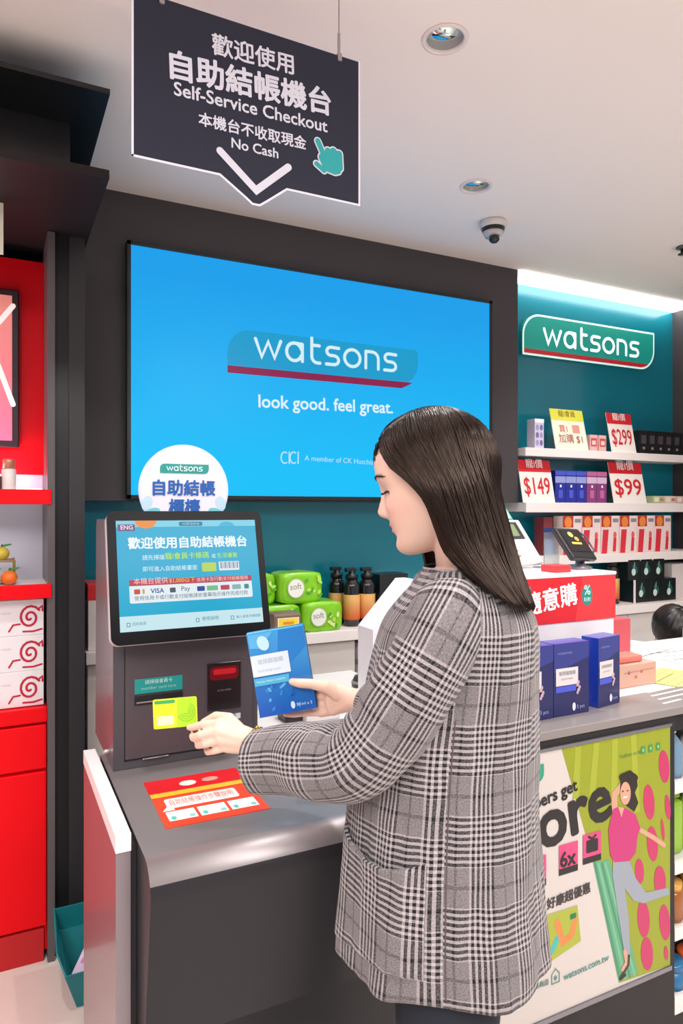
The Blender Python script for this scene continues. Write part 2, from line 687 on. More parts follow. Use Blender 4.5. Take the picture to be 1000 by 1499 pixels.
downlight('recessed downlight nearest the hanging self-checkout sign', 1.058, 1.51)
downlight('recessed downlight beside the dome camera', 1.646, 2.146)
cx, cy = 1.915, 2.378
t = thing('dome_camera', 'small dome security camera with dark lens on the white ceiling', 'camera', (cx, cy, CEIL))
MB().lathe([(0.0, -0.001), (0.055, -0.0005), (0.058, -0.012), (0.052, -0.03), (0, -0.0305)], (cx, cy, CEIL), mat('#dcd4d2', 0.3)).build('base', t)
MB().lathe([(0.05, -0.0305), (0.047, -0.042), (0.046, -0.047)], (cx, cy, CEIL), mat('#1a1a1c', 0.2)).lathe([(0.046, -0.047), (0.034, -0.066), (0.0, -0.078)], (cx, cy, CEIL), mat('#cfc9c9', 0.1, coat=1.0)).build('dome', t)
MB().lathe([(0.022, -0.073), (0.022, -0.088), (0.014, -0.097), (0, -0.098)], (cx - 0.01, cy - 0.02, CEIL), mat('#26272c', 0.1)).build('lens', t)
cx, cy = XY(1000, 361, CEIL)
t = thing('sprinkler', 'small dark sprinkler head on the ceiling before the teal wall', 'sprinkler', (cx, cy, CEIL))
MB().lathe([(0, -0.0005), (0.03, -0.001), (0.032, -0.008), (0.012, -0.012)], (cx, cy, CEIL), mat('#5c5555', 0.4)).build('escutcheon', t)
MB().lathe([(0.012, -0.008), (0.01, -0.03), (0.022, -0.034), (0.022, -0.037), (0, -0.038)], (cx, cy, CEIL), mat('#3a3637', 0.3, metal=0.6)).build('deflector', t)

# ------------------------------------------------------------------ hanging sign
YS = 1.4
NAVY = mat('#262839', 0.55, spec=0.25)
SILV = mat('#d9d8e6', 0.5)


def q(Y):
    return lambda x, y: XZ(x, y, Y)


def hanging_sign():
    s = q(YS)
    xl, zb = s(194, 230)
    xr, zt = s(526, 91)
    zb = (zb + s(526, 298)[1]) / 2
    cxs, _ = s(375, 300)
    vz = s(375, 301)[1]
    k = s(322, 270)[0], s(420, 270)[0]
    out = [(xl, zb), (k[0], zb), (cxs - 0.022, vz + 0.012), (cxs - 0.008, vz + 0.002), (cxs + 0.008, vz + 0.002), (cxs + 0.022, vz + 0.012), (k[1], zb), (xr, zb), (xr, zt), (xl, zt)]
    t = thing('hanging_sign', 'dark navy self-service checkout sign hanging from ceiling on two cables', 'sign', ((xl + xr) / 2, YS, zt))
    fr = wall(YS)
    MB().prism(out, -0.006, 0.0, NAVY, fr, mat('#d8d4e4', 0.3)).build('board', t)
    m = MB()
    e = 0.0022
    for a, b in zip(out, out[1:] + out[:1]):
        if a[1] > zt - 0.001 and b[1] > zt - 0.001:
            continue
        m.stroke([a, b], e * 2, mat('#e6e2f0', 0.4), fr, 1)
    m.build('edge_trim', t)
    m = MB()
    m.text('歡迎使用', s(311, 80), s(430, 110.5), SILV, fr, 0.022)
    m.text('自助結帳機台', s(250, 115.5), s(484, 170.5), SILV, fr, 0.03)
    m.text('Self-Service Checkout', s(255, 139), s(479, 194), SILV, fr, 0.018)
    m.text('本機台不收取現金', s(291, 184), s(448, 220), SILV, fr, 0.022)
    m.text('No Cash', s(339, 216), s(407, 232), SILV, fr, 0.018)
    m.build('lettering', t)
    MB().stroke([s(322, 221), s(375, 279), s(422, 245)], 0.0155, SILV, fr, 2).build('arrow', t)
    m = MB()
    hand = [([(465, 207), (474, 228)], 0.0125), ([(472, 231), (478, 245), (490, 250)], 0.019), ([(480, 222), (484, 240), (492, 250)], 0.0165),
            ([(488, 222), (494, 240), (494, 250)], 0.0165), ([(496, 226), (497, 246)], 0.0155), ([(463, 240), (474, 250)], 0.011)]
    for w, c, l in ((0.006, SILV, 2), (0.0, mat('#16a3a6', 0.5), 3)):
        for pts, wd in hand:
            m.stroke([s(*p) for p in pts], wd + w, c, fr, l, 14)
    m.build('pointing_hand', t)
    for px in (237, 497):
        x = s(px, 80)[0]
        m = MB()
        m.tube([(x, YS + 0.003, CEIL - 0.0005), (x, YS + 0.003, zt + 0.02)], 0.0012, mat('#8c8686', 0.3, metal=0.8), 8)
        m.tube([(x, YS + 0.003, zt + 0.05), (x, YS + 0.003, zt - 0.012)], 0.0034, mat('#a9a3a3', 0.3, metal=0.8), 10)
        m.box(x - 0.005, x + 0.005, YS - 0.0025, YS + 0.0085, zt - 0.012, zt + 0.005, mat('#a9a3a3', 0.3, metal=0.8))
        m.build('cable', t)


hanging_sign()

# ------------------------------------------------------------------ television
YT = 2.76


def television():
    s = q(YT - 0.001)
    x0, x1 = s(186, 500)[0], s(720, 500)[0]
    z0, z1 = 1.520, s(188, 352)[1]
    t = thing('television', 'large wall-mounted television showing the blue brand screen', 'television', ((x0 + x1) / 2, YP, z0))
    fr = wall(YT)
    m = MB()
    b = 0.014
    m.box(x0, x1, YT + 0.003, YP - 0.0005, z0, z1, SATIN)
    for (a0, a1, c0, c1) in ((x0, x0 + b, z0, z1), (x1 - b, x1, z0, z1), (x0, x1, z0, z0 + b), (x0, x1, z1 - b, z1)):
        m.box(a0, a1, YT - 0.006, YT + 0.003, c0, c1, SATIN)
    m.build('frame', t)
    h = (z1 - z0)
    scr = gmat('#10c4ff', '#14a2f0', 2, 0.1, h * 0.9, rough=0.3, emit=0.95)
    scr.node_tree.nodes['Principled BSDF'].inputs['Base Color'].links and scr.node_tree.links.remove(scr.node_tree.nodes['Principled BSDF'].inputs['Base Color'].links[0])
    scr.node_tree.nodes['Principled BSDF'].inputs['Base Color'].default_value = (0.004, 0.008, 0.012, 1)
    scr.node_tree.nodes['Principled BSDF'].inputs['Specular IOR Level'].default_value = 0.15
    sc = MB().prism([(x0 + b, z0 + b), (x1 - b, z0 + b), (x1 - b, z1 - b), (x0 + b, z1 - b)], -0.003, 0.0, scr, fr).build('screen', t)
    m = MB()
    bx0, bz0 = s(333, 536)
    bx1, bz1 = s(612, 508)
    bz0 = s(333, 538)[1]
    bz1 = s(345, 481)[1]
    E = lambda c, e=0.95: emat(c, 0.95)
    m.flat(rrect(bx0, bz0, bx1, bz1, (0.0, 0.10, 0.02, 0.10)), E('#149fd2', 0.6), fr, 1)
    r0 = s(333, 541)[1]
    m.flat([(bx0, r0 - 0.012), (bx1 - 0.09, r0 - 0.012), (bx1 - 0.05, r0 + 0.006), (bx1 - 0.03, r0 + 0.018), (bx0, r0 + 0.018)], E('#8f1f4e', 0.7), fr, 2)
    wx0, wz = s(374, 522)
    wx1 = s(580, 544)[0]
    watsons_letters(m, wx0, wx1, wz, E('#d9f3ff', 0.9), fr, 3, 0.19)
    m.build('logo', sc)
    m = MB()
    m.text('look good. feel great.', s(379, 596), s(575, 605), E('#e4f6ff', 0.9), fr, 0.02)
    m.build('slogan', sc)
    m = MB()
    m.text('A member of CK Hutchison Holdings', s(446, 674), s(590, 683), E('#bfe9ff', 0.8), fr, 0.0)
    m.build('endorsement', sc)
    m = MB()
    for k in range(4):
        c = s(417 + k * 6.5, 670)
        pts = arc(c[0], c[1], 0.017, 0.024, 60, 300, 10) if k % 2 == 0 else [(c[0], c[1] - 0.024), (c[0], c[1] + 0.024)]
        m.stroke(pts, 0.006, E('#bfe9ff', 0.85), fr, 2)
    m.build('group_logo', sc)


television()

# ------------------------------------------------------------------ lit brand sign on the teal wall


def brand_sign():
    Y = 2.915
    s = q(Y)
    x0, x1, z0, z1 = 2.545, 3.567, 2.312, 2.54
    t = thing('wall_sign', 'rounded teal brand sign with white lettering and red underline on the teal wall', 'sign', ((x0 + x1) / 2, YB, z0))
    fr = wall(Y)
    LT = mat('#d8fbf8', 0.4, emit=0.45)
    MB().prism(rrect(x0, z0, x1, z1, (0.006, 0.12, 0.006, 0.12), 10), -0.0245, 0.0, LT, fr, mat('#1d8f86', 0.4)).build('light_box', t)
    MB().prism(rrect(x0 + 0.011, z0 + 0.011, x1 - 0.011, z1 - 0.011, (0.004, 0.11, 0.004, 0.11), 10), 0.0, 0.001, mat('#17a093', 0.4, emit=0.12), fr).build('panel', t)
    m = MB()
    cxx, r = x1 - 0.011 - 0.11, 0.11
    low = [(x0 + 0.011, z0 + 0.011), (cxx, z0 + 0.011)] + [(cxx + r * math.sin(math.radians(a)), z0 + 0.011 + r - r * math.cos(math.radians(a))) for a in (10, 20, 30, 38)]
    zt = low[-1][1]
    m.flat(low + [(x0 + 0.011, zt)], mat('#c2262f', 0.4, emit=0.15), fr, 4)
    m.build('underline', t)
    m = MB()
    watsons_letters(m, x0 + 0.15, x1 - 0.14, z0 + 0.072, mat('#f4fffe', 0.4, emit=0.6), fr, 6, 0.21)
    m.build('lettering', t)


brand_sign()

# ================================================================== back shelves
SHM = mat('#f1e6e2', 0.4)
SHELVES = {}


def shelf(key, label, x0, x1, yf, z0, z1):
    t = thing('wall_shelf', label, 'shelf', ((x0 + x1) / 2, YB, z0), 'white shelves on the teal wall')
    MB().box(x0, x1, yf + 0.012, YB - 0.0005, z0 + 0.004, z1, SHM).build('board', t)
    MB().box(x0, x1, yf, yf + 0.0118, z0, z1, mat('#f6efec', 0.3), 0.002).build('front_edge', t)
    SHELVES[key] = (yf, z1)
    return t


shelf(1, 'topmost white shelf under the wall brand sign, holding the $299 card', 2.43, 3.755, 2.76, 1.752, 1.795)
shelf(2, 'second white shelf down, holding the $149 and $99 cards', 2.43, 3.755, 2.755, 1.462, 1.513)
shelf(3, 'third white shelf down, holding the row of red and white boxes', 2.43, 3.755, 2.72, 1.19, 1.237)
shelf(4, 'lowest and longest white shelf above the cupboards, holding green packs and bottles', 0.30, 3.755, 2.66, 0.915, 0.96)

# white cupboards under the lowest shelf
x = 0.305
k = 0
CUPL = ['white cupboard door half hidden behind the tall end of the kiosk', 'white cupboard under the green tissue packs', 'white cupboard behind the woman in the plaid coat', 'white cupboard behind the red banner stand',
        'white cupboard left of the crouching person', 'white cupboard at the far right end under the lowest shelf']
for wdt in (0.44, 0.67, 0.44, 0.56, 0.56, 0.66):
    t = thing('base_cupboard', CUPL[k], 'cupboard', (x + wdt / 2, 2.8, 0), 'white cupboards under the lowest shelf')
    MB().box(x + 0.001, x + wdt - 0.001, 2.71, YB - 0.001, 0.002, 0.914, mat('#ded8d4', 0.5)).build('body', t)
    for d in range(2):
        w2 = (wdt - 0.008) / 2
        dd = MB().box(x + 0.003 + d * (w2 + 0.002), x + 0.003 + d * (w2 + 0.002) + w2, 2.693, 2.7095, 0.08, 0.905, mat('#ece6e1', 0.4), 0.002).build('door', t)
        hx = x + 0.003 + d * (w2 + 0.002) + (w2 - 0.03 if d == 0 else 0.018)
        MB().box(hx, hx + 0.012, 2.682, 2.693, 0.74, 0.86, CHROME, 0.002).build('handle', dd)
    x += wdt + (0.0 if k != 1 else 0.115)
    k += 1
# the open gap between the cupboards: dark red recess with a white tube in it
xg0, zg = XZ(512, 960, 2.75)
t = thing('waste_tube', 'white cylinder standing in the dark gap under the shelf beside the bottles', 'cylinder', (xg0 + 0.06, 2.77, 0.002))


# ------------------------------------------------------------------ packaged goods
def carton(name, label, cat, x0, x1, z0, h, yf, d, body, prints=(), group=None, loc=True):
    """a printed box; prints = (u0, v0, u1, v1, material) as fractions of its front"""
    t = thing(name, label, cat, ((x0 + x1) / 2, yf + d / 2, z0), group)
    MB().box(x0, x1, yf, yf + d, z0, z0 + h, body, 0.0012).build('box', t)
    if prints:
        fr = wall(yf)
        m = MB()
        for i, (u0, v0, u1, v1, pm) in enumerate(prints):
            w = x1 - x0
            m.flat([(x0 + u0 * w, z0 + v0 * h), (x0 + u1 * w, z0 + v0 * h), (x0 + u1 * w, z0 + v1 * h), (x0 + u0 * w, z0 + v1 * h)], pm, fr, 1 + i)
        m.build('printed_front', t)
    return t


def price_card(label, px0, px1, py0, py1, Y, z0, price, head, hm, extra=None, lean=0.045, group='price cards on the shelves', bodym=None, scale=1.0):
    """a card leaning back on the shelf"""
    x0 = XZ(px0, py1, Y)[0]
    x1 = XZ(px1, py1, Y)[0]
    h = (XZ(px0, py0, Y)[1] - XZ(px0, py1, Y)[1]) * scale
    t = thing('price_card', label, 'price card', ((x0 + x1) / 2, Y, z0), group)
    fr = Frame((x0, Y, z0), (1, 0, 0), Vector((0, lean, math.sqrt(max(h * h - lean * lean, 0.001)))) / h)
    w = x1 - x0
    MB().prism(rrect(0, 0, w, h, 0.003, 2), -0.003, 0.0, bodym or mat('#f7efe9', 0.4), fr).build('card', t)
    MB().flat([(0, h * 0.72), (w, h * 0.72), (w, h), (0, h)], hm, fr, 1).build('header_band', t)
    m = MB()
    if head:
        m.text(head, (w * 0.24, h * 0.81), (w * 0.76, h * 0.81), PURE if hm is not YEL else mat('#7a4a20'), fr, 0.0, 2)
    if price:
        m.text(price, (w * 0.1, h * 0.2), (w * 0.9, h * 0.2), mat('#d2242c', 0.5), fr, 0.012, 2, height=h * 0.56)
    if extra:
        extra(m, fr, w, h)
    m.build('lettering', t)
    MB().box(x0 + w * 0.3, x0 + w * 0.7, Y + lean * 0.5, Y + lean * 0.5 + 0.055, z0, z0 + 0.003, mat('#dcd6d2')).prism(
        [(0, 0), (0.05, 0), (0.0, h * 0.7)], 0, 0.002, mat('#dcd6d2'), Frame((x0 + w * 0.5, Y + lean * 0.55 + 0.004, z0), (0, 1, 0), (0, lean * 0.75 / h, 1))).build('easel_back', t)
    return t


YEL = mat('#e2e04a', 0.5)
CRIM = mat('#d81f2d', 0.45)


def coupon(m, fr, w, h):
    m.flat([(w * 0.6, h * 0.42), (w * 0.82, h * 0.42), (w * 0.82, h * 0.62), (w * 0.6, h * 0.62)], mat('#e09a8c'), fr, 1)
    m.text('買1', (w * 0.2, h * 0.42), (w * 0.44, h * 0.42), mat('#d2242c'), fr, 0.0, 2)
    m.text('加購 $1', (w * 0.14, h * 0.16), (w * 0.86, h * 0.16), mat('#a33a36'), fr, 0.0, 2)


# first shelf
y1, z1 = SHELVES[1]
s1 = q(y1 + 0.03)
x0 = s1(783, 655)[0]
t = thing('cosmetic_tube', 'slim white and purple boxed tube at left end of topmost shelf', 'tube', (x0 + 0.032, y1 + 0.06, z1))
MB().box(x0, x0 + 0.062, y1 + 0.03, y1 + 0.09, z1, z1 + 0.155, mat('#d9d4ea', 0.4), 0.002).build('box', t)
m = MB()
for i in range(3):
    for j in range(2):
        m.flat(ell(x0 + 0.017 + j * 0.027, z1 + 0.03 + i * 0.04, 0.011, 0.016, 12), mat('#7a6fae' if (i + j) % 2 else '#a89ccc'), wall(y1 + 0.03), 1)
m.flat([(x0, z1 + 0.135), (x0 + 0.062, z1 + 0.135), (x0 + 0.062, z1 + 0.155), (x0, z1 + 0.155)], PURE, wall(y1 + 0.03), 1)
m.build('printed_front', t)
price_card('tall yellow-topped coupon card on the topmost shelf', 814, 862, 597, 657, y1 + 0.012, z1, None, '寵i會員', YEL, coupon, 0.05, bodym=mat('#f3efda', 0.4), scale=1.05)
for i, px in enumerate((864, 877)):
    xx = s1(px, 655)[0]
    carton('soap_box', 'small pink printed box between the yellow card and the $299 card on topmost shelf', 'box', xx, xx + 0.055, z1, 0.09, y1 + 0.03, 0.07, mat('#efb9b6'),
           [(0.1, 0.3, 0.9, 0.8, mat('#d4525c')), (0.25, 0.4, 0.75, 0.65, mat('#f5d9d2'))], 'pink boxes on the topmost shelf')
price_card('red-topped $299 card on the topmost shelf', 896, 932, 603, 660, y1 + 0.012, z1, '$299', '寵i價', CRIM, scale=1.06)
t0 = None
for i in range(6):
    xx = 3.30 + i * 0.07
    if t0 is None:
        t0 = carton('dark_box', 'black upright box at right end of the topmost shelf', 'box', xx, xx + 0.066, z1, 0.135, y1 + 0.035, 0.1, mat('#1d1b1f', 0.35),
                    [(0.2, 0.45, 0.8, 0.8, mat('#4a4648')), (0.35, 0.2, 0.65, 0.3, mat('#8d8680'))], 'black boxes on the topmost shelf')
        base = t0.location.copy()
    else:
        dup(t0, base + Vector((i * 0.07, 0, 0)))
# second shelf
y2, z2 = SHELVES[2]
price_card('red-topped $149 card beside the royal blue boxes', 766, 813, 673, 736, y2 + 0.012, z2, '$149', '寵i價', CRIM, scale=1.03)
price_card('red-topped $99 card on the second shelf', 899, 947, 677, 737, y2 + 0.012, z2, '$99', '寵i價', CRIM, scale=1.03)
s2 = q(y2 + 0.05)
xb = s2(813, 735)[0]
for j, (n, c1, c2, c3, lab, gr) in enumerate(((3, '#26309c', '#9aa4de', '#4a5ad0', 'royal blue box with pale band beside the $149 card', 'blue boxes on the second shelf'),
                                              (2, '#8c3f7e', '#d9bcd8', '#c46aa0', 'purple box with pale band just left of the $99 card', 'purple boxes on the second shelf'))):
    proto = None
    for i in range(n):
        if proto is None:
            proto = carton('hair_colour_box', lab, 'box', xb, xb + 0.073, z2, 0.172, y2 + 0.05, 0.09, mat(c1, 0.35),
                           [(0, 0.62, 1, 0.82, mat(c2)), (0.0, 0.86, 1, 1, mat(c3)), (0.3, 0.15, 0.7, 0.4, mat(c3)), (0.42, 0.48, 0.58, 0.56, PURE)], gr)
            base = proto.location.copy()
        else:
            dup(proto, base + Vector((i * 0.0755, 0, 0)))
    xb += n * 0.0755 + 0.002
xx = s2(950, 735)[0]
for i, c in enumerate(('#bcc99a', '#e6d3c0', '#dcb8b4', '#cfc3ae')):
    carton('flat_pack', ['pale green flat pack right of the $99 card', 'cream flat pack right of the $99 card, second of the row', 'pinkish flat pack on the second shelf, third of its row', 'beige flat pack at right end of the second shelf'][i], 'pack',
           xx + i * 0.098, xx + i * 0.098 + 0.092, z2, 0.042, y2 + 0.02, 0.11, mat(c), [(0.1, 0.2, 0.5, 0.8, mat('#f2ead8')), (0.6, 0.3, 0.9, 0.7, mat('#c77d72'))], 'flat packs on the second shelf')
# third shelf: red and white boxes
y3, z3 = SHELVES[3]
s3 = q(y3 + 0.03)
xx = s3(838, 805)[0]
proto = None
for i in range(6):
    if proto is None:
        proto = thing('drink_box', 'white and red printed box with orange top in the row on third shelf', 'box', (xx, y3 + 0.06, z3), 'red and white boxes on the third shelf')
        w = 0.134
        MB().box(xx - w / 2, xx + w / 2, y3 + 0.03, y3 + 0.1, z3, z3 + 0.205, mat('#f0dcd8', 0.4), 0.002).build('box', proto)
        m = MB()
        fr = wall(y3 + 0.03)
        m.flat([(xx - w / 2, z3 + 0.145), (xx + w * 0.05, z3 + 0.145), (xx + w * 0.05, z3 + 0.205), (xx - w / 2, z3 + 0.205)], mat('#b8322a'), fr, 1)
        m.flat(ell(xx - w * 0.22, z3 + 0.172, 0.026, 0.03), mat('#ea8a3c'), fr, 2)
        m.flat([(xx + w * 0.13, z3 + 0.17), (xx + w * 0.45, z3 + 0.17), (xx + w * 0.45, z3 + 0.19), (xx + w * 0.13, z3 + 0.19)], mat('#8d8a94'), fr, 1)
        m.flat([(xx - w * 0.5, z3), (xx - w * 0.2, z3), (xx - w * 0.1, z3 + 0.13), (xx - w * 0.42, z3 + 0.13)], mat('#dc2f3f'), fr, 1)
        m.flat([(xx + w * 0.12, z3 + 0.01), (xx + w * 0.3, z3 + 0.01), (xx + w * 0.34, z3 + 0.08), (xx + w * 0.2, z3 + 0.12)], mat('#dc2f3f'), fr, 1)
        m.flat(ell(xx + w * 0.25, z3 + 0.1, 0.012, 0.018), mat('#e3606a'), fr, 2)
        m.build('printed_front', proto)
        base = proto.location.copy()
    else:
        dup(proto, base + Vector((i * 0.1395, 0, 0)))
xx = s3(818, 805)[0]
carton('small_carton', 'dark red and blue carton at left end of the third shelf', 'box', xx - 0.075, xx - 0.012, z3, 0.2, y3 + 0.06, 0.07, mat('#7d2d34'), [(0, 0.45, 1, 0.72, mat('#2a3a78')), (0, 0, 1, 0.42, mat('#9ab3d8'))])

# lowest shelf: dark bottles and boxes
y4, z4 = SHELVES[4]
DKG = mat('#17191a', 0.18, coat=0.5)


def shampoo(label, x, y, group):
    t = thing('shampoo_bottle', label, 'bottle', (x, y, z4), group)
    MB().lathe([(0.0, 0.0), (0.034, 0.0), (0.037, 0.006), (0.037, 0.175), (0.035, 0.188), (0.026, 0.200), (0.024, 0.208), (0, 0.2085)], (x, y, z4), DKG, 28).build('bottle', t)
    MB().lathe([(0.0375, 0.03), (0.0376, 0.031), (0.0376, 0.139), (0.0375, 0.14)], (x, y, z4), gmat('#cf5a2c', '#e8b26a', 2, 0.035, 0.12, rough=0.4), 28).build('label', t)
    MB().lathe([(0.028, 0.2087), (0.029, 0.226), (0.014, 0.232), (0.012, 0.246), (0, 0.247)], (x, y, z4), BLACK, 16).box(x - 0.031, x + 0.018, y - 0.012, y + 0.012, z4 + 0.240, z4 + 0.257, BLACK, 0.003).build('pump', t)
    return t


def blackbox_prints(x0, x1, z0, h, yf, n):
    m = MB()
    fr = wall(yf)
    for i in range(n):
        c = x0 + (i + 0.5) * (x1 - x0) / n
        m.flat(ell(c - 0.005, z0 + h * 0.4, 0.016, 0.02, 16), mat('#c9e3d8'), fr, 2)
        m.flat(ell(c + 0.006, z0 + h * 0.55, 0.018, 0.03, 12, 0.5), mat('#1c5a50'), fr, 1)
        m.stroke([(c - 0.002, z0 + h * 0.6), (c + 0.003, z0 + h * 0.85)], 0.006, mat('#6fae94'), fr, 2, 6)
    return m


px = q(y4 + 0.06)
sb = shampoo('black bottle with orange label, left of the pair beside the green packs', px(521, 918)[0], y4 + 0.1, 'black bottles beside the green packs')
dup(sb, (px(521, 918)[0] + 0.078, y4 + 0.1, z4), 'black bottle with orange label, right of the pair beside the green packs')
dup(sb, (px(521, 905)[0] - 0.03, y4 + 0.19, z4), 'black bottle with orange label, mostly hidden behind the green packs')
dup(sb, (px(905, 880)[0], y4 + 0.1, z4), 'black bottle with orange label right of the red banner', 'black bottle by the red banner')


def mask_box(label, x0, x1, z0, h, n, group):
    t = thing('hair_mask_box', label, 'box', ((x0 + x1) / 2, y4 + 0.1, z0), group)
    MB().box(x0, x1, y4 + 0.06, y4 + 0.17, z0, z0 + h, mat('#151b1c', 0.3), 0.002).build('box', t)
    blackbox_prints(x0, x1, z0, h, y4 + 0.06, n).build('printed_front', t)
    return t


a0, a1 = px(556, 910)[0], px(592, 905)[0]
mask_box('dark green box standing behind the white cash screen, right of the bottles', a0, a1 + 0.02, z4, 0.225, 1, 'dark green boxes on the lowest shelf')
a0 = px(929, 882)[0]
for i in range(3):
    xx = a0 + i * 0.113
    mask_box('dark green box in the bottom row of the stack right of the bottle', xx, xx + 0.111, z4, 0.125, 1, 'bottom row of dark green boxes')
    mask_box('dark green box in the top row of the stack right of the bottle', a0 - 0.05 + i * 0.098, a0 + 0.045 + i * 0.098, z4 + 0.1252, 0.115, 1, 'top row of dark green boxes')
xx = px(981, 878)[0]
carton('white_box', 'plain white box at the right end of the lowest shelf', 'box', a0 + 0.342, 3.752, z4, 0.2, y4 + 0.09, 0.14, mat('#e9e0dc'), [(0.45, 0.3, 0.75, 0.4, mat('#d59a98')), (0.45, 0.5, 0.65, 0.54, mat('#c9b9b5'))])
xx = px(922, 883)[0]
MB0 = MB().box(xx, xx + 0.012, y4 + 0.03, y4 + 0.036, z4, z4 + 0.13, mat('#ece4e0', 0.4), 0.001).build('shelf_divider')
tag(MB0, 'thin white upright divider between the bottle and dark green boxes', 'divider')


# soft green tissue packs
def tissue(label, x0, x1, z0, h, yf, d):
    t = thing('tissue_pack', label, 'pack', ((x0 + x1) / 2, yf + d / 2, z0), 'green tissue packs on the lowest shelf')
    G = mat('#86cf1e', 0.3, coat=0.3, vary=0.25, scale=14)
    NU, NV = 22, 14
    vs, fs = [], []
    bm = bmesh.new()
    bmesh.ops.create_cube(bm, size=1)
    bmesh.ops.subdivide_edges(bm, edges=bm.edges[:], cuts=7, use_grid_fill=True)
    for v in bm.verts:
        c = v.co * 2
        e = 0.9
        pillow = Vector((c.x * (1 - 0.05 * (abs(c.y) ** 4 + abs(c.z) ** 4)), c.y * (1 - 0.10 * abs(c.x) ** 6 - 0.06 * abs(c.z) ** 4), c.z * (1 - 0.12 * abs(c.x) ** 5)))
        n = noise.noise(Vector((c.x * 2.2 + z0 * 9 + x0 * 31, c.y * 2, c.z * 3))) * 0.05
        pillow.z = max(pillow.z + (n if c.z > -0.9 else 0), -1)
        pillow.y += n * 0.6
        v.co = Vector(((x0 + x1) / 2 + pillow.x * (x1 - x0) / 2, yf + d / 2 + pillow.y * d / 2, z0 + h / 2 + pillow.z * h / 2))
    bm.verts.index_update()
    MB().add([v.co.copy() for v in bm.verts], [[v.index for v in f.verts] for f in bm.faces], G, True).build('wrapper', t)
    bm.free()
    m = MB()
    fr = wall(yf + 0.0 - 0.004)
    cx2 = x0 + (x1 - x0) * 0.36
    m.flat(ell(cx2, z0 + h * 0.5, h * 0.27, h * 0.29), mat('#f2f4ea'), fr, 2)
    m.flat(ell(cx2, z0 + h * 0.5, h * 0.3, h * 0.32), mat('#b9c9a0'), fr, 1)
    m.text('soft', (cx2 - h * 0.2, z0 + h * 0.46), (cx2 + h * 0.2, z0 + h * 0.48), mat('#8a8f86'), fr, 0.0, 3)
    for i in range(9):
        u = x0 + (x1 - x0) * (0.6 + 0.34 * RND.random())
        v = z0 + h * (0.15 + 0.7 * RND.random())
        m.flat(ell(u, v, 0.008 + 0.008 * RND.random(), 0.007, 10, RND.random() * 3), mat(RND.choice(['#4fae10', '#b6e85a', '#d8f09a'])), fr, 1)
    m.build('printed_front', t)
    return t


s4 = q(y4 + 0.02)
g0, g1 = s4(445, 925)[0], s4(503, 918)[0]
tissue('green tissue pack in the bottom layer, touching the bottles with orange labels', g0, g1, z4, 0.125, y4 + 0.02, 0.15)
tissue('green tissue pack in the bottom layer, behind the brown snack box', g0 - 0.18, g0 - 0.008, z4, 0.12, y4 + 0.03, 0.15)
u0 = s4(412, 890)[0]
tissue('large green tissue pack lying on top of the stack', u0, u0 + 0.2, z4 + 0.122, 0.13, y4 + 0.04, 0.14)
tissue('green tissue pack on top of the stack, partly behind the kiosk screen', u0 - 0.2, u0 - 0.006, z4 + 0.122, 0.13, y4 + 0.06, 0.14)

# left end of the niche: red-topped white gift box
xx0 = XZ(124, 950, y4 + 0.03)[0]
t = thing('gift_box', 'white gift box with red lid band between the dark column and the kiosk', 'box', (xx0 + 0.12, y4 + 0.1, z4))
MB().box(0.31, 0.52, y4 + 0.03, y4 + 0.2, z4, z4 + 0.185, mat('#f3ebe8', 0.4), 0.002).build('box', t)
MB().box(0.308, 0.522, y4 + 0.028, y4 + 0.202, z4 + 0.185, z4 + 0.245, mat('#e0322f', 0.4), 0.002).build('lid', t)
m = MB()
m.stroke([(0.40 + 0.035 * (1 - i / 26) * math.cos(i * 0.45), z4 + 0.09 + 0.035 * (1 - i / 26) * math.sin(i * 0.45)) for i in range(24)], 0.008, mat('#c4183c'), wall(y4 + 0.03), 1, 6)
m.build('scroll_print', t)

# fill the gap recess
bpy.data.objects['waste_tube'].location = (1.489, 2.79, 0.002)
t = bpy.data.objects['waste_tube']
MB().lathe([(0, 0), (0.034, 0), (0.036, 0.004), (0.036, 0.86), (0.03, 0.872), (0, 0.873)], t.location, mat('#e6dfdd', 0.3), 28).build('tube', t)
MB().lathe([(0.0365, 0.78), (0.0375, 0.784), (0.0375, 0.80), (0.0365, 0.804)], t.location, mat('#bdb6b4', 0.3), 28).build('band', t)
tag(MB().box(1.418, 1.424, 2.72, 2.92, 0.003, 0.90, mat('#7c1f33', 0.5), 0.001).box(1.424, 1.455, 2.9, 2.92, 0.003, 0.90, mat('#7c1f33', 0.5)).build('display_board'), 'dark red board standing in the gap beside the white cylinder', 'board')

# ================================================================== kiosk counter
METAL_LIT = mat('#9a9394', 0.40, metal=0.55, vary=0.05, scale=5)  # lighter copy of the counter metal, reflected light on the top put into its colour
METAL_SHADED = mat('#2a282c', 0.45, spec=0.3)  # darker copy of the same metal, shade of the front put into its colour
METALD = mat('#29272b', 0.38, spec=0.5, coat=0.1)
ZK = 0.85


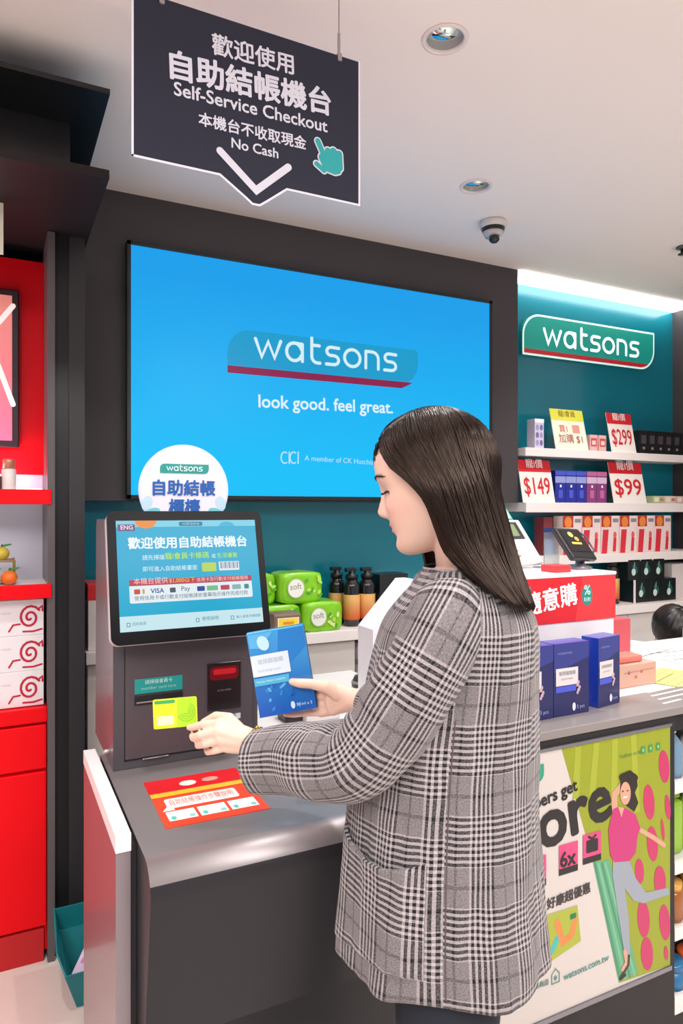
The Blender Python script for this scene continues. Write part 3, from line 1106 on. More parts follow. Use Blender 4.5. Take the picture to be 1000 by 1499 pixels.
def kiosk_counter():
    t = thing('kiosk_counter', 'dark grey metal counter with rounded front edge carrying the self-checkout kiosk', 'counter', (0.6, 1.5, 0))
    # profile in (Y, Z): rounded front, front leaning inwards towards the floor
    r = 0.055
    yf = 1.232
    prof = [(1.345, 0.0), (1.318, 0.25), (1.288, 0.5)]
    prof += [(yf + r + r * math.cos(math.radians(a)), ZK - r + r * math.sin(math.radians(a))) for a in (188, 172, 155, 138, 120, 105, 90)]
    prof += [(1.87, ZK), (1.87, 0.0)]
    m = MB()
    n = len(prof)
    x0, x1 = 0.245, 1.02
    vs = [(x0, y, z) for y, z in prof] + [(x1, y, z) for y, z in prof]
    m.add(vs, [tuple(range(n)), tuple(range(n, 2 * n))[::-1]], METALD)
    for i in range(n):
        j = (i + 1) % n
        m.add([vs[i], vs[j], vs[n + j], vs[n + i]], [(0, 3, 2, 1)], METAL_LIT if 5 <= i <= 9 else METAL_SHADED, smooth=(2 <= i <= 8))
    b = m.build('body', t)
    bm = bmesh.new()
    bm.from_mesh(b.data)
    bmesh.ops.remove_doubles(bm, verts=bm.verts, dist=0.00001)
    bmesh.ops.recalc_face_normals(bm, faces=bm.faces)
    bm.to_mesh(b.data)
    bm.free()
    # side panel with its white cap
    sp = MB().box(0.2055, 0.2325, 1.357, 1.872, 0.0, 0.8335, mat('#8e8288', 0.3, metal=0.35, coat=0.2)).build('side_panel', t)
    MB().box(0.2045, 0.2335, 1.354, 1.874, 0.834, 0.868, mat('#fbf6f6', 0.35), 0.0015).build('cap', sp)
    MB().box(0.2335, 0.2445, 1.37, 1.86, 0.0, 0.84, METALD).build('spacer', t)


kiosk_counter()

# leaflet and sticker on the kiosk counter
zq = ZK


def quad_frame(p0, p1, p3, z):
    a, b, c = Vector((*XY(*p0, z), z)), Vector((*XY(*p1, z), z)), Vector((*XY(*p3, z), z))
    return Frame(a, b - a, c - a)


fr = quad_frame((243, 1214), (396, 1184), (210, 1147), ZK)     # unit square: u along the front edge, v away
fr.o.z = ZK + 0.0012
t = thing('counter_mat', 'red and orange promotional mat lying on the kiosk counter', 'mat', fr.o)
m = MB()
m.prism([(0, 0), (1, 0), (1, 1), (0, 1)], -0.001, 0.0002, mat('#e8472c', 0.35), fr)
m.build('sheet', t)
m = MB()
m.flat([(0, 0.66), (1, 0.66), (1, 1), (0, 1)], mat('#cf1620', 0.35), fr, 1)
m.flat([(0, 0.60), (1, 0.60), (1, 0.69), (0, 0.69)], mat('#f2b234', 0.35), fr, 2)
m.flat(rrect(0.1, 0.34, 0.82, 0.54, 0.03, 3), mat('#f6e9e4', 0.4), fr, 2)
m.flat([(0.04, 0.30), (0.16, 0.30), (0.14, 0.44)], mat('#f6e9e4', 0.4), fr, 2)
for i in range(3):
    m.flat([(0.06 + i * 0.3, 0.10), (0.33 + i * 0.3, 0.10), (0.33 + i * 0.3, 0.28), (0.06 + i * 0.3, 0.28)], mat('#f9f4f0', 0.4), fr, 2)
    m.flat(ell(0.11 + i * 0.3, 0.15, 0.025, 0.035, 12), mat('#54b9a6'), fr, 3)
    m.flat([(0.26 + i * 0.3, 0.12), (0.31 + i * 0.3, 0.12), (0.31 + i * 0.3, 0.17), (0.26 + i * 0.3, 0.17)], mat('#7cc5b8'), fr, 3)
m.flat(ell(0.42, 0.82, 0.09, 0.06, 14), mat('#f4d9d0'), fr, 2)
m.flat(ell(0.66, 0.83, 0.09, 0.05, 14), mat('#c98e84'), fr, 2)
m.build('artwork', t)
m = MB()
m.text('自助結帳操作步驟說明', (0.14, 0.39), (0.78, 0.39), mat('#d0605c'), fr, 0.0, 3, height=0.13)
m.build('lettering', t)
fr = quad_frame((497, 1160), (527, 1153), (502, 1152), ZK)
fr.o.z = ZK + 0.0008
tag(MB().prism([(0, 0), (1, 0), (1, 1), (0, 1)], -0.0006, 0.0002, mat('#5fd0c0', 0.4), fr).build('sticker', None, tuple(fr.o)), 'small mint sticker on the kiosk counter against the plaid coat', 'sticker')


# ================================================================== self-service kiosk
def kiosk():
    YF = 1.74
    x0, x1 = 0.257, 0.622
    t = thing('checkout_kiosk', 'dark grey self-service checkout kiosk with tilted touch screen', 'kiosk', ((x0 + x1) / 2, 1.88, ZK))
    HS = mat('#6a6268', 0.34, metal=0.3, coat=0.2)
    prof = [(YF, ZK + 0.0005), (YF, 1.21), (1.815, 1.452), (2.03, 1.452), (2.045, 1.43), (2.06, ZK + 0.0005)]
    MB().prism(prof, 0, x1 - x0, mat('#7d7278', 0.32, metal=0.3, coat=0.2), Frame((x0, 0, 0), (0, 1, 0), (0, 0, 1)), HS).build('housing', t)
    fr = wall(YF - 0.001)
    fp = MB().box(x0 + 0.0, x1, YF - 0.002, YF - 0.0003, ZK + 0.002, 1.19, mat('#4a464c', 0.4)).box(x0 + 0.028, x1 - 0.014, YF - 0.006, YF - 0.002, ZK + 0.024, 1.17, mat('#4d454b', 0.36, coat=0.1), 0.0015).build('front_panel', t)
    MB().box(x0 + 0.026, x0 + 0.028, YF - 0.0035, YF - 0.002, ZK + 0.02, 1.17, BLACK).box(x0 + 0.026, x1 - 0.012, YF - 0.0035, YF - 0.002, ZK + 0.02, ZK + 0.023, BLACK).build('panel_gap', fp)
    for hx in (x0 + 0.10, x0 + 0.27):
        MB().tube([(hx - 0.03, YF - 0.008, ZK + 0.021), (hx + 0.03, YF - 0.008, ZK + 0.021)], 0.0025, mat('#9a9298', 0.25, metal=0.9), 8).build('hinge', fp)
    MB().tube([(x0 - 0.002, 1.80, ZK + 0.03), (x0 - 0.008, 1.80, ZK + 0.03)], 0.007, mat('#c9b9b9', 0.3, metal=0.6), 10).build('lock', t)
    # card slot
    Yp = YF - 0.0065
    fr = wall(Yp)
    s = q(Yp)
    a = s(197, 1015)
    b = s(267, 992)
    c = s(267, 1012)
    sl = MB().box(a[0], b[0], Yp - 0.004, Yp, s(197, 1033)[1], s(197, 1018)[1], BLACK, 0.0015).box(a[0] + 0.004, b[0] - 0.004, Yp - 0.0048, Yp - 0.004, s(197, 1030)[1], s(197, 1028)[1], mat('#8d868b', 0.3)).build('card_slot', t)
    f2 = wall(Yp - 0.0008)
    z0, z1 = s(197, 1018)[1] + 0.002, s(197, 995)[1]
    m = MB().prism([(a[0], z0), (b[0], z0), (b[0], z1), (a[0], z1)], -0.0006, 0.0, mat('#18928f', 0.4), f2)
    m.text('請掃描會員卡', (a[0] + 0.025, z0 + 0.022), (b[0] - 0.025, z0 + 0.022), mat('#bfe8e2'), f2, 0.0, 2)
    m.text('member card here', (a[0] + 0.016, z0 + 0.009), (b[0] - 0.016, z0 + 0.009), mat('#8fd0ca'), f2, 0.0, 2)
    m.build('slot_sticker', t)
    # scanner window
    a = s(303, 1041)
    b = s(352, 967)
    w = MB().box(a[0], b[0], Yp - 0.003, Yp, s(328, 1038)[1], s(328, 969)[1], mat('#241a1c', 0.12, coat=0.6), 0.001).build('scanner_window', t)
    f3 = wall(Yp - 0.0032)
    zc = s(328, 985)[1]
    xm = (a[0] + b[0]) / 2
    hw = (b[0] - a[0]) / 2
    MB().flat(rrect(xm - hw * 0.86, zc - 0.016, xm + hw * 0.86, zc + 0.018, 0.01), emat('#7d0d16', 0.8), f3, 1).flat(rrect(xm - hw * 0.66, zc - 0.002, xm + hw * 0.7, zc + 0.012, 0.006), emat('#d3202c', 0.85), f3, 2).build('red_lamp', w)
    m = MB().text('SCAN HERE', (xm - 0.018, zc - 0.045), (xm + 0.018, zc - 0.045), mat('#8f6e6e'), f3, 0.0, 1)
    m.build('lettering', w)
    a = s(316, 1056)
    b = s(352, 1043)
    MB().prism([(a[0], a[1]), (b[0], a[1]), (b[0], b[1]), (a[0], b[1])], -0.0006, 0.0, mat('#cfd6d6', 0.4), f2).text('掃描區', (a[0] + 0.012, a[1] + 0.006), (b[0] - 0.012, a[1] + 0.006), mat('#4f6a6c'), f2, 0.0, 2).build('white_sticker', t)
    # the monitor, leaning back
    bl, tl = Vector((0.2405, 1.655, 1.166)), Vector((0.2405, 1.735, 1.4745))
    wd, hg = 0.388, (tl - bl).length
    mf = Frame(bl, (1, 0, 0), (tl - bl).normalized())
    mo = MB().prism(rrect(0, 0, wd, hg, 0.02, 8), -0.03, 0.0, mat('#09080c', 0.3, spec=0.12), mf, mat('#d5cfd1', 0.3)).build('monitor', t)
    MB().box(wd / 2 - 0.08, wd / 2 + 0.08, hg / 2 - 0.07, hg / 2 + 0.02, -0.062, -0.0302, mat('#3a363b', 0.4), fr=mf).build('monitor_mount', t)
    e = lambda c, k=0.8: emat(c, 0.92)
    sx0, sx1, sy0, sy1 = 0.021, wd - 0.018, 0.030, hg - 0.024
    SWd, SHt = sx1 - sx0, sy1 - sy0
    dark = mat('#0a2a33', 0.15, coat=0.4, emit=0.0)
    sc = MB().prism([(sx0, sy0), (sx1, sy0), (sx1, sy1), (sx0, sy1)], 0.0002, 0.0006, emat('#17acd4', 0.95), mf).build('screen', mo)
    U = lambda u: sx0 + u * SWd
    V = lambda v: sy0 + v * SHt
    rect = lambda u0, v0, u1, v1: [(U(u0), V(v0)), (U(u1), V(v0)), (U(u1), V(v1)), (U(u0), V(v1))]
    m = MB()
    m.flat(rect(0, 0, 1, 0.135), e('#cdeef6', 0.85), mf, 2)
    m.flat(rect(0, 0.94, 1, 1), e('#7fd4ea', 0.85), mf, 2)
    m.flat(arc(U(0.20), V(1.0), 0.026, 0.02, 180, 360, 12), e('#f09036'), mf, 3)
    m.flat(rect(0.01, 0.905, 0.125, 0.965), e('#7d4a80'), mf, 4)
    m.flat(rrect(U(0.43), V(0.945), U(0.60), V(0.985), 0.004, 3), e('#1b7c9c'), mf, 4)
    m.flat(arc(U(0.78), V(0.94), 0.02, 0.012, 0, 180, 10), e('#3cb6d8'), mf, 3)
    m.flat(rrect(U(0.575), V(0.505), U(0.68), V(0.59), 0.003, 3), e('#b8d85e'), mf, 3)
    m.flat(rect(0.70, 0.51, 0.85, 0.595), e('#e6f0f8'), mf, 3)
    for i in range(13):
        u = 0.712 + i * 0.0102
        m.flat(rect(u, 0.528, u + (0.003 if i % 3 else 0.006), 0.59), e('#30446a', 0.5), mf, 4)
    m.flat(rrect(U(0.07), V(0.245), U(0.935), V(0.44), 0.004, 3), e('#e9f5fb', 0.88), mf, 3)
    m.flat(rect(0.07, 0.40, 0.935, 0.455), e('#c23a50'), mf, 4)
    for u0, u1, c in ((0.10, 0.14, '#d04a3a'), (0.155, 0.17, '#e0a050'), (0.34, 0.38, '#4a5868'), (0.53, 0.585, '#274c9c'), (0.60, 0.68, '#7bbf8a'), (0.70, 0.765, '#c23c56'), (0.785, 0.85, '#8fb4bc'), (0.875, 0.91, '#2f8f98')):
        m.flat(rrect(U(u0), V(0.325), U(u1), V(0.37), 0.002, 3), e(c), mf, 5)
    for u in (0.045, 0.51, 0.76):
        m.stroke([(U(u), V(0.045)), (U(u), V(0.075)), (U(u + 0.02), V(0.075)), (U(u + 0.02), V(0.045)), (U(u), V(0.045))], 0.0014, e('#3f8696'), mf, 4, 6)
    m.build('screen_graphics', sc)
    m = MB()
    T = lambda st, u0, u1, v, c, bold=0.0, l=5, h=None: m.text(st, (U(u0), V(v)), (U(u1), V(v)), e(c, 0.95), mf, bold, l, h)
    T('ENG', 0.03, 0.11, 0.918, '#efe6f4', 0.02)
    T('歡迎使用自助結帳機台', 0.075, 0.92, 0.735, '#f2fbff', 0.03)
    T('請先掃描', 0.165, 0.315, 0.63, '#d8f2fa', 0.01)
    T('寵i會員卡條碼', 0.32, 0.63, 0.63, '#b4ea3c', 0.015)
    T('或', 0.65, 0.68, 0.63, '#d8f2fa', 0.01)
    T('生活優惠', 0.69, 0.84, 0.63, '#b4ea3c', 0.015)
    T('即可進入自助結帳畫面', 0.165, 0.54, 0.525, '#d8f2fa', 0.01)
    T('本機台提供', 0.10, 0.33, 0.412, '#f6d8d8', 0.0)
    T('$1,000以下', 0.34, 0.52, 0.412, '#f6d04c', 0.0)
    T('信用卡及行動支付結帳服務', 0.53, 0.91, 0.412, '#f6d8d8', 0.0)
    T('VISA', 0.21, 0.30, 0.328, '#203a88', 0.02)
    T('Pay', 0.42, 0.48, 0.335, '#3a4450', 0.0)
    T('使用信用卡或行動支付結帳請依螢幕指示操作完成付款', 0.10, 0.90, 0.268, '#3c5866', 0.0)
    T('回到首頁', 0.08, 0.17, 0.05, '#3a8898', 0.0)
    T('使用說明', 0.55, 0.67, 0.05, '#3a8898', 0.0)
    T('輸入會員手機號碼', 0.80, 0.98, 0.05, '#3a8898', 0.0)
    m.build('lettering', sc)
    m = MB()
    watsons_letters(m, U(0.455), U(0.575), V(0.956), e('#b9e6f4'), mf, 5, 0.18)
    m.build('logo', sc)


kiosk()

# round topper standing on the kiosk
cx, cz = XZ(270, 717, 1.87)
R = 0.1215
t = thing('round_sign', 'round white self-checkout sign standing on top of the kiosk', 'sign', (cx, 1.87, 1.4525))
fr = wall(1.868)
a0 = math.degrees(math.asin((1.4525 - cz) / R))
circ = arc(cx, cz, R, R, a0, 180 - a0, 60)
MB().prism(circ, -0.004, 0.0, mat('#cfdcf2', 0.4), fr, mat('#8fe6ff', 0.3, emit=0.0)).build('disc', t)
m = MB()
circ2 = arc(cx, cz, R * 0.96, R * 0.96, a0 * 1.04, 180 - a0 * 1.04, 60)
m.flat(circ2, mat('#e4e2f1', 0.4), fr, 1)
for sx in (-1, 1):
    m.flat(ell(cx + sx * R * 0.72, cz - R * 0.52, 0.024, 0.013, 16, -0.4 * sx), mat('#6cc0cc'), fr, 2)
    m.flat(ell(cx + sx * R * 0.82, cz - R * 0.30, 0.014, 0.02, 16, 0.3 * sx), mat('#b9d7ea'), fr, 2)
m.build('artwork', t)
m = MB()
m.flat(rrect(cx - 0.066, cz + 0.044, cx + 0.066, cz + 0.069, (0, 0.012, 0, 0.012), 5), mat('#1f958f'), fr, 3)
watsons_letters(m, cx - 0.048, cx + 0.048, cz + 0.051, mat('#e9fffc'), fr, 5, 0.2)
m.build('logo', t)
m = MB()
BL = mat('#1d5cae', 0.4)
m.text('自助結帳', (cx - 0.084, cz - 0.016), (cx + 0.083, cz - 0.016), BL, fr, 0.03, 4)
m.text('櫃檯', (cx - 0.042, cz - 0.066), (cx + 0.041, cz - 0.066), BL, fr, 0.03, 4)
m.build('lettering', t)

# ================================================================== service counter on the right
XC0, XC1, XC2 = 1.021, 1.655, 2.42
ZS = 0.945
SLAB = mat('#8d8684', 0.3, spec=0.5, coat=0.15, vary=0.05, scale=6)
FRONT = mat('#262426', 0.45, spec=0.3)
t = thing('service_counter', 'dark service counter with grey top and the lime poster on its front', 'counter', (1.35, 1.4, 0))
MB().box(XC0, XC1, 1.288, 1.42, 0.0, ZS - 0.022, FRONT).box(XC0, XC1, 1.2845, 1.288, ZS - 0.06, ZS - 0.022, mat('#2c2a2c', 0.4, spec=0.3)).build('body', t)
MB().box(XC0, XC2, 1.276, 1.424, ZS - 0.0218, ZS, SLAB, 0.003).build('countertop', t)
MB().box(XC1, XC2, 1.408, 1.424, 0.0, ZS - 0.022, FRONT).box(XC2 - 0.02, XC2, 1.288, 1.408, 0.0, ZS - 0.022, FRONT).box(XC1, XC2 - 0.02, 1.292, 1.408, 0.0, 0.10, FRONT).box(XC1, XC2 - 0.02, 1.29, 1.408, ZS - 0.07, ZS - 0.022, FRONT).build('niche', t)
for i, (z, h) in enumerate(((0.735, 0.03), (0.515, 0.03), (0.335, 0.03), (0.15, 0.045))):
    sh = MB().box(XC1 + 0.001, XC2 - 0.021, 1.297, 1.4075, z - 0.02, z, mat('#d9d1ce', 0.4)).build('shelf', t)
    MB().box(XC1 + 0.001, XC2 - 0.021, 1.287, 1.2965, z - h, z + 0.004, mat('#efe7e4', 0.35)).build('price_strip', sh)
m = MB()
frz = Frame((0, 0, ZS), (1, 0, 0), (0, 1, 0))
for (p, u) in (((948, 1014), (985, 1006)), ((955, 1019), (1000, 1009)), ((965, 1024), (1010, 1014)), ((972, 1030), (996, 1024))):
    a, b = Vector(XY(*p, ZS)), Vector(XY(*u, ZS))
    m.stroke([tuple(a), tuple((a + b) / 2), tuple(b)], 0.009, mat('#e9e2de', 0.4), frz, 1, 4)
m.build('printed_notice', t)

# goods in the niche under the slab
NG = [
    (0.735, [('#6f8fa8', 'bottle', 'clear blue bottle on the upper niche shelf right of the poster'), ('#e7e2e4', 'bottle', 'white bottle on the upper niche shelf'), ('#a8c4cc', 'bottle', 'pale blue bottle on the upper niche shelf')]),
    (0.515, [('#8bb62c', 'pouch', 'green pouch on the second niche shelf right of the poster'), ('#a9cc4a', 'pouch', 'light green pouch on the second niche shelf'), ('#3f8f9a', 'pouch', 'teal pouch on the second niche shelf')]),
    (0.335, [('#9a5a24', 'jar', 'brown jar on the third niche shelf right of the poster'), ('#c98a2c', 'jar', 'amber jar on the third niche shelf'), ('#7a3a1c', 'jar', 'dark brown jar on the third niche shelf')]),
    (0.15, [('#2f6f9c', 'ball', 'blue round tin on the bottom niche shelf right of the poster'), ('#e2622c', 'ball', 'orange round tin on the bottom niche shelf'), ('#34383c', 'ball', 'black round tin on the bottom niche shelf')]),
]
for z, items in NG:
    for i, (c, k, lab) in enumerate(items):
        xx, yy = XC1 + 0.045 + i * 0.085, 1.335
        if k == 'bottle':
            t = thing('bottle', lab, 'bottle', (xx, yy, z))
            MB().lathe([(0, 0), (0.03, 0), (0.032, 0.01), (0.03, 0.09), (0.012, 0.115), (0.012, 0.12), (0, 0.1201)], (xx, yy, z), mat(c, 0.2)).build('body', t)
            MB().lathe([(0.014, 0.1202), (0.014, 0.14), (0, 0.1401)], (xx, yy, z), mat('#e8e8ea', 0.3)).build('cap', t)
        elif k == 'pouch':
            t = thing('pouch', lab, 'pouch', (xx, yy, z))
            fr = wall(yy)
            MB().box(xx - 0.036, xx + 0.036, yy - 0.018, yy + 0.018, z, z + 0.15, mat(c, 0.3, coat=0.3), 0.014).build('pack', t)
            MB().box(xx - 0.034, xx + 0.034, yy - 0.002, yy + 0.002, z + 0.151, z + 0.168, mat(c, 0.3)).build('sealed_top', t)
        elif k == 'jar':
            t = thing('jar', lab, 'jar', (xx, yy, z))
            MB().lathe([(0, 0), (0.03, 0), (0.034, 0.01), (0.034, 0.075), (0.028, 0.085), (0, 0.0851)], (xx, yy, z), mat(c, 0.15, coat=0.4)).build('body', t)
            MB().lathe([(0.03, 0.0852), (0.03, 0.105), (0, 0.1051)], (xx, yy, z), mat('#d8a24a', 0.3)).build('lid', t)
        else:
            t = thing('round_tin', lab, 'tin', (xx, yy, z))
            MB().lathe([(0, 0), (0.036, 0), (0.038, 0.004), (0.038, 0.05), (0, 0.0501)], (xx, yy, z), mat(c, 0.3)).build('body', t)
            MB().lathe([(0.0385, 0.0502), (0.0385, 0.066), (0.034, 0.07), (0, 0.0701)], (xx, yy, z), mat(c, 0.2)).build('lid', t)


# ------------------------------------------------------------------ the poster
def poster():
    Y = 1.2825
    s = q(Y)
    x1, zt = s(981, 1063)
    zb = s(980, 1413)[1]
    x0 = 1.03
    t = thing('poster', 'large lime and white member promotion poster on the front of service counter', 'poster', ((x0 + x1) / 2, Y, zb))
    fr = wall(Y)
    LIME = mat('#939d1e', 0.35)
    MB().box(x0, x1, Y + 0.0002, Y + 0.0019, zb, zt, mat('#d3cac6', 0.35, coat=0.05)).build('sheet', t)
    MB().box(x0, x1 + 0.003, Y - 0.004, Y + 0.0019, zb - 0.012, zb - 0.0005, mat('#8c8b92', 0.25, metal=0.7)).build('rail', t)
    MB().box(x0, x1 + 0.003, Y - 0.004, Y + 0.0019, zt + 0.0005, zt + 0.008, mat('#8c8b92', 0.25, metal=0.7)).build('rail', t)
    m = MB()
    m.EPS = 0.00025
    m.flat([s(822, 1095), (x1, zt), (x1, zb), s(906, 1439), s(868, 1260)], LIME, fr, 1)
    # stripes at the top
    for i in range(4):
        a = s(842 + i * 27, 1094 - i * 6)
        b = s(826 + i * 34, 1190)
        if i == 0:
            b = s(838, 1170)
        m.flat([a, (a[0] + 0.02, a[1] + 0.0), (b[0] + 0.012 + 0.01, b[1]), b], mat('#a2ac30', 0.3), fr, 2)
    # mint stripes at the bottom
    m.flat([s(868, 1262), s(892, 1258), s(934, 1424), s(906, 1437)], mat('#5ca57e', 0.35), fr, 2)
    for i in range(4):
        a, b = s(871 + i * 5, 1264), s(908 + i * 7, 1434 - i * 2)
        m.stroke([a, b], 0.006, mat('#78b890' if i % 2 else '#3f8c6c', 0.35), fr, 3, 4)
    for (px, py, rx, rz) in ((972, 1122, 0.020, 0.045), (950, 1174, 0.020, 0.048), (955, 1235, 0.020, 0.048), (982, 1180, 0.010, 0.035), (966, 1290, 0.022, 0.042), (936, 1275, 0.016, 0.034), (942, 1345, 0.022, 0.050), (973, 1350, 0.020, 0.050), (947, 1396, 0.022, 0.045), (970, 1214, 0.006, 0.03), (975, 1395, 0.008, 0.02)):
        c = s(px, py)
        m.flat(ell(min(c[0], x1 - rx), c[1], rx, rz, 24, 0.15), mat('#c03062', 0.35), fr, 4)
    m.build('background_print', t)
    # the printed dancing figure
    m = MB()
    m.EPS = 0.00025
    SK = mat('#d09f86', 0.4)
    PK = mat('#c23274', 0.4)
    JN = mat('#969fab', 0.4)
    HR = mat('#1f1715', 0.4)
    m.stroke([s(900, 1195), s(899, 1163), s(914, 1145)], 0.020, SK, fr, 5)
    m.stroke([s(932, 1212), s(955, 1225), s(972, 1237)], 0.012, SK, fr, 5)
    m.flat([s(908, 1136), s(920, 1131), s(931, 1133), s(933, 1150), s(929, 1160), s(934, 1175), s(928, 1188), s(915, 1178), s(907, 1160)], HR, fr, 6)
    m.flat(ell(*s(915, 1161), 0.019, 0.030, 20, 0.1), SK, fr, 7)
    m.stroke([s(909, 1137), s(921, 1132), s(930, 1139)], 0.016, HR, fr, 8)
    m.stroke([s(912, 1167), s(917, 1166)], 0.004, mat('#f4ece8'), fr, 8, 6)
    m.flat(ell(*s(911, 1158), 0.003, 0.0022, 8), HR, fr, 8)
    m.flat(ell(*s(918, 1157), 0.003, 0.0022, 8), HR, fr, 8)
    m.flat([s(897, 1184), s(906, 1180), s(916, 1183), s(930, 1192), s(937, 1212), s(933, 1222), s(930, 1248), s(921, 1260), s(899, 1262), s(893, 1252), s(890, 1215)], PK, fr, 7)
    m.flat([s(904, 1180), s(913, 1182), s(909, 1196)], SK, fr, 8)
    m.flat([s(897, 1259), s(920, 1257), s(930, 1285), s(945, 1306), s(978, 1299), s(979, 1309), s(942, 1322), s(927, 1318), s(914, 1300), s(920, 1345), s(922, 1396), s(914, 1399), s(905, 1340), s(896, 1280)], JN, fr, 6)
    m.stroke([s(914, 1392), s(917, 1408), s(911, 1418)], 0.012, SK, fr, 7)
    m.stroke([s(920, 1399), s(919, 1412), s(908, 1431)], 0.008, mat('#4a3028'), fr, 8)
    m.stroke([s(908, 1432), s(914, 1427)], 0.009, mat('#2c2220'), fr, 8)
    m.build('printed_figure', t)
    m = MB()
    m.EPS = 0.00025
    INK = mat('#1d1a1c', 0.4)
    a, b = Vector(s(787, 1183)), Vector(s(845, 1156))
    a = b - (b - a) * 1.72
    m.text('members get', tuple(a), tuple(b), INK, fr, 0.03, 5)
    a, b = Vector(s(790, 1245)), Vector(s(895, 1193))
    a = b - (b - a).normalized() * 0.366
    m.text('more', tuple(a), tuple(b), INK, fr, 0.03, 5)
    m.build('headline', t)
    m = MB()
    m.EPS = 0.00025
    m.text('6x', s(820, 1270), s(842, 1263), INK, fr, 0.03, 7)
    m.build('benefit_number', t)
    m = MB()
    m.EPS = 0.00025
    m.text('便利 好康超優惠', s(770, 1345), s(864, 1306), mat('#3c3436'), fr, 0.03, 5)
    m.build('tagline', t)
    m = MB()
    m.EPS = 0.00025
    m.text('屈臣氏網路商店', s(752, 1459), s(803, 1441), mat('#4d7f7a'), fr, 0.02, 5)
    m.build('shop_name', t)
    m = MB()
    m.EPS = 0.00025
    m.text('watsons.com.tw', s(825, 1435), s(891, 1405), mat('#4d8f88'), fr, 0.02, 5)
    m.build('web_address', t)
    m = MB()
    m.EPS = 0.00025
    m.text('Follow us at', s(908, 1111), s(938, 1102), mat('#4f8a4a'), fr, 0.0, 5)
    m.build('lettering', t)
    m = MB()
    m.EPS = 0.00025
    for i, px in enumerate((783, 831, 866)):
        m = MB()
        m.EPS = 0.00025
        a = s(px - 13, 1291 - i * 16 + (6 if i == 0 else 0))
        w, h = (0.062, 0.062)
        sk = -0.0
        m.flat([(a[0], a[1] - 0.012), (a[0] + w, a[1] - 0.012), (a[0] + w, a[1] + 0.004), (a[0], a[1] + 0.004)], INK, fr, 5)
        m.flat([(a[0], a[1] + 0.004), (a[0] + w, a[1] + 0.004), (a[0] + w, a[1] + h), (a[0], a[1] + h)], mat('#d6477f', 0.4), fr, 5)
        if i != 1:
            c = (a[0] + w / 2, a[1] + h * 0.55)
            if i == 2:
                m.flat(rrect(c[0] - 0.02, c[1] - 0.02, c[0] + 0.02, c[1] + 0.012, 0.004, 3), INK, fr, 7)
                m.stroke([(c[0] - 0.012, c[1] + 0.02), (c[0], c[1] + 0.013), (c[0] + 0.012, c[1] + 0.02)], 0.006, INK, fr, 7)
            else:
                m.stroke([(c[0] - 0.015, c[1] + 0.015), (c[0] + 0.015, c[1] - 0.015)], 0.008, INK, fr, 7)
                m.stroke([(c[0] - 0.012, c[1] - 0.012), (c[0] + 0.012, c[1] + 0.012)], 0.006, INK, fr, 7)
        m.build('benefit_icon', t)
    m = MB()
    m.EPS = 0.00025
    m.flat([s(783, 1345), s(845, 1325), s(850, 1377), s(787, 1420)], mat('#a9b23c', 0.4), fr, 5)
    m.stroke([s(793, 1402), s(797, 1391), s(808, 1391), s(815, 1374)], 0.016, mat('#4fb8b4'), fr, 6)
    m.stroke([s(815, 1350), s(824, 1379), s(836, 1369), s(841, 1348)], 0.018, mat('#dd8a4c'), fr, 6)
    m.flat(rrect(*s(834, 1346), *s(843, 1335), 0.003, 3), mat('#1f7a4c'), fr, 7)
    m.build('printed_card', t)
    m = MB()
    m.EPS = 0.00025
    c = s(765, 1138)
    m.flat(rrect(c[0] - 0.03, c[1] - 0.02, s(796, 1132)[0], c[1] + 0.022, (0, 0.02, 0, 0.02), 5), mat('#2c9a7c'), fr, 5)
    m.build('badge', t)
    for px in (941, 952, 963):
        m = MB()
        m.EPS = 0.00025
        c = s(px, 1098 - (px - 941) * 0.25)
        m.flat(rrect(c[0] - 0.008, c[1] - 0.010, c[0] + 0.008, c[1] + 0.010, 0.003, 3), mat('#3f8f5c'), fr, 5)
        m.flat(ell(c[0], c[1], 0.003, 0.004, 8), mat('#b5d24e'), fr, 6)
        m.build('social_icon', t)
    m = MB()
    m.EPS = 0.00025
    c = s(813, 1430)
    m.stroke([(c[0] - 0.012, c[1] - 0.014), (c[0] + 0.012, c[1] - 0.014), (c[0] + 0.012, c[1] + 0.008), (c[0], c[1] + 0.02), (c[0] - 0.012, c[1] + 0.008), (c[0] - 0.012, c[1] - 0.014)], 0.0025, mat('#4d8f88'), fr, 5, 5)
    m.flat(ell(c[0], c[1] - 0.002, 0.005, 0.006, 8), mat('#4d8f88'), fr, 5)
    m.build('bag_icon', t)


poster()

# ================================================================== staff worktops behind the counters
WTOP = mat('#f5efee', 0.35)
t = thing('staff_worktop', 'white staff worktop behind service counter, strewn with papers', 'worktop', (1.8, 1.7, 0))
MB().box(1.26, 2.75, 1.4255, 2.02, 0.905, 0.93, WTOP, 0.002).build('top', t)
MB().box(1.30, 2.70, 1.46, 1.98, 0.0, 0.9045, mat('#d9d2cf', 0.5)).build('cabinet', t)
t = thing('staff_table', 'white table behind the kiosk counter, under the green packs', 'table', (1.1, 2.1, 0))
MB().box(0.66, 1.252, 1.875, 2.42, 0.825, 0.85, WTOP, 0.002).build('top', t)
MB().box(0.70, 1.22, 1.92, 2.36, 0.0, 0.8245, mat('#d9d2cf', 0.5)).build('cabinet', t)

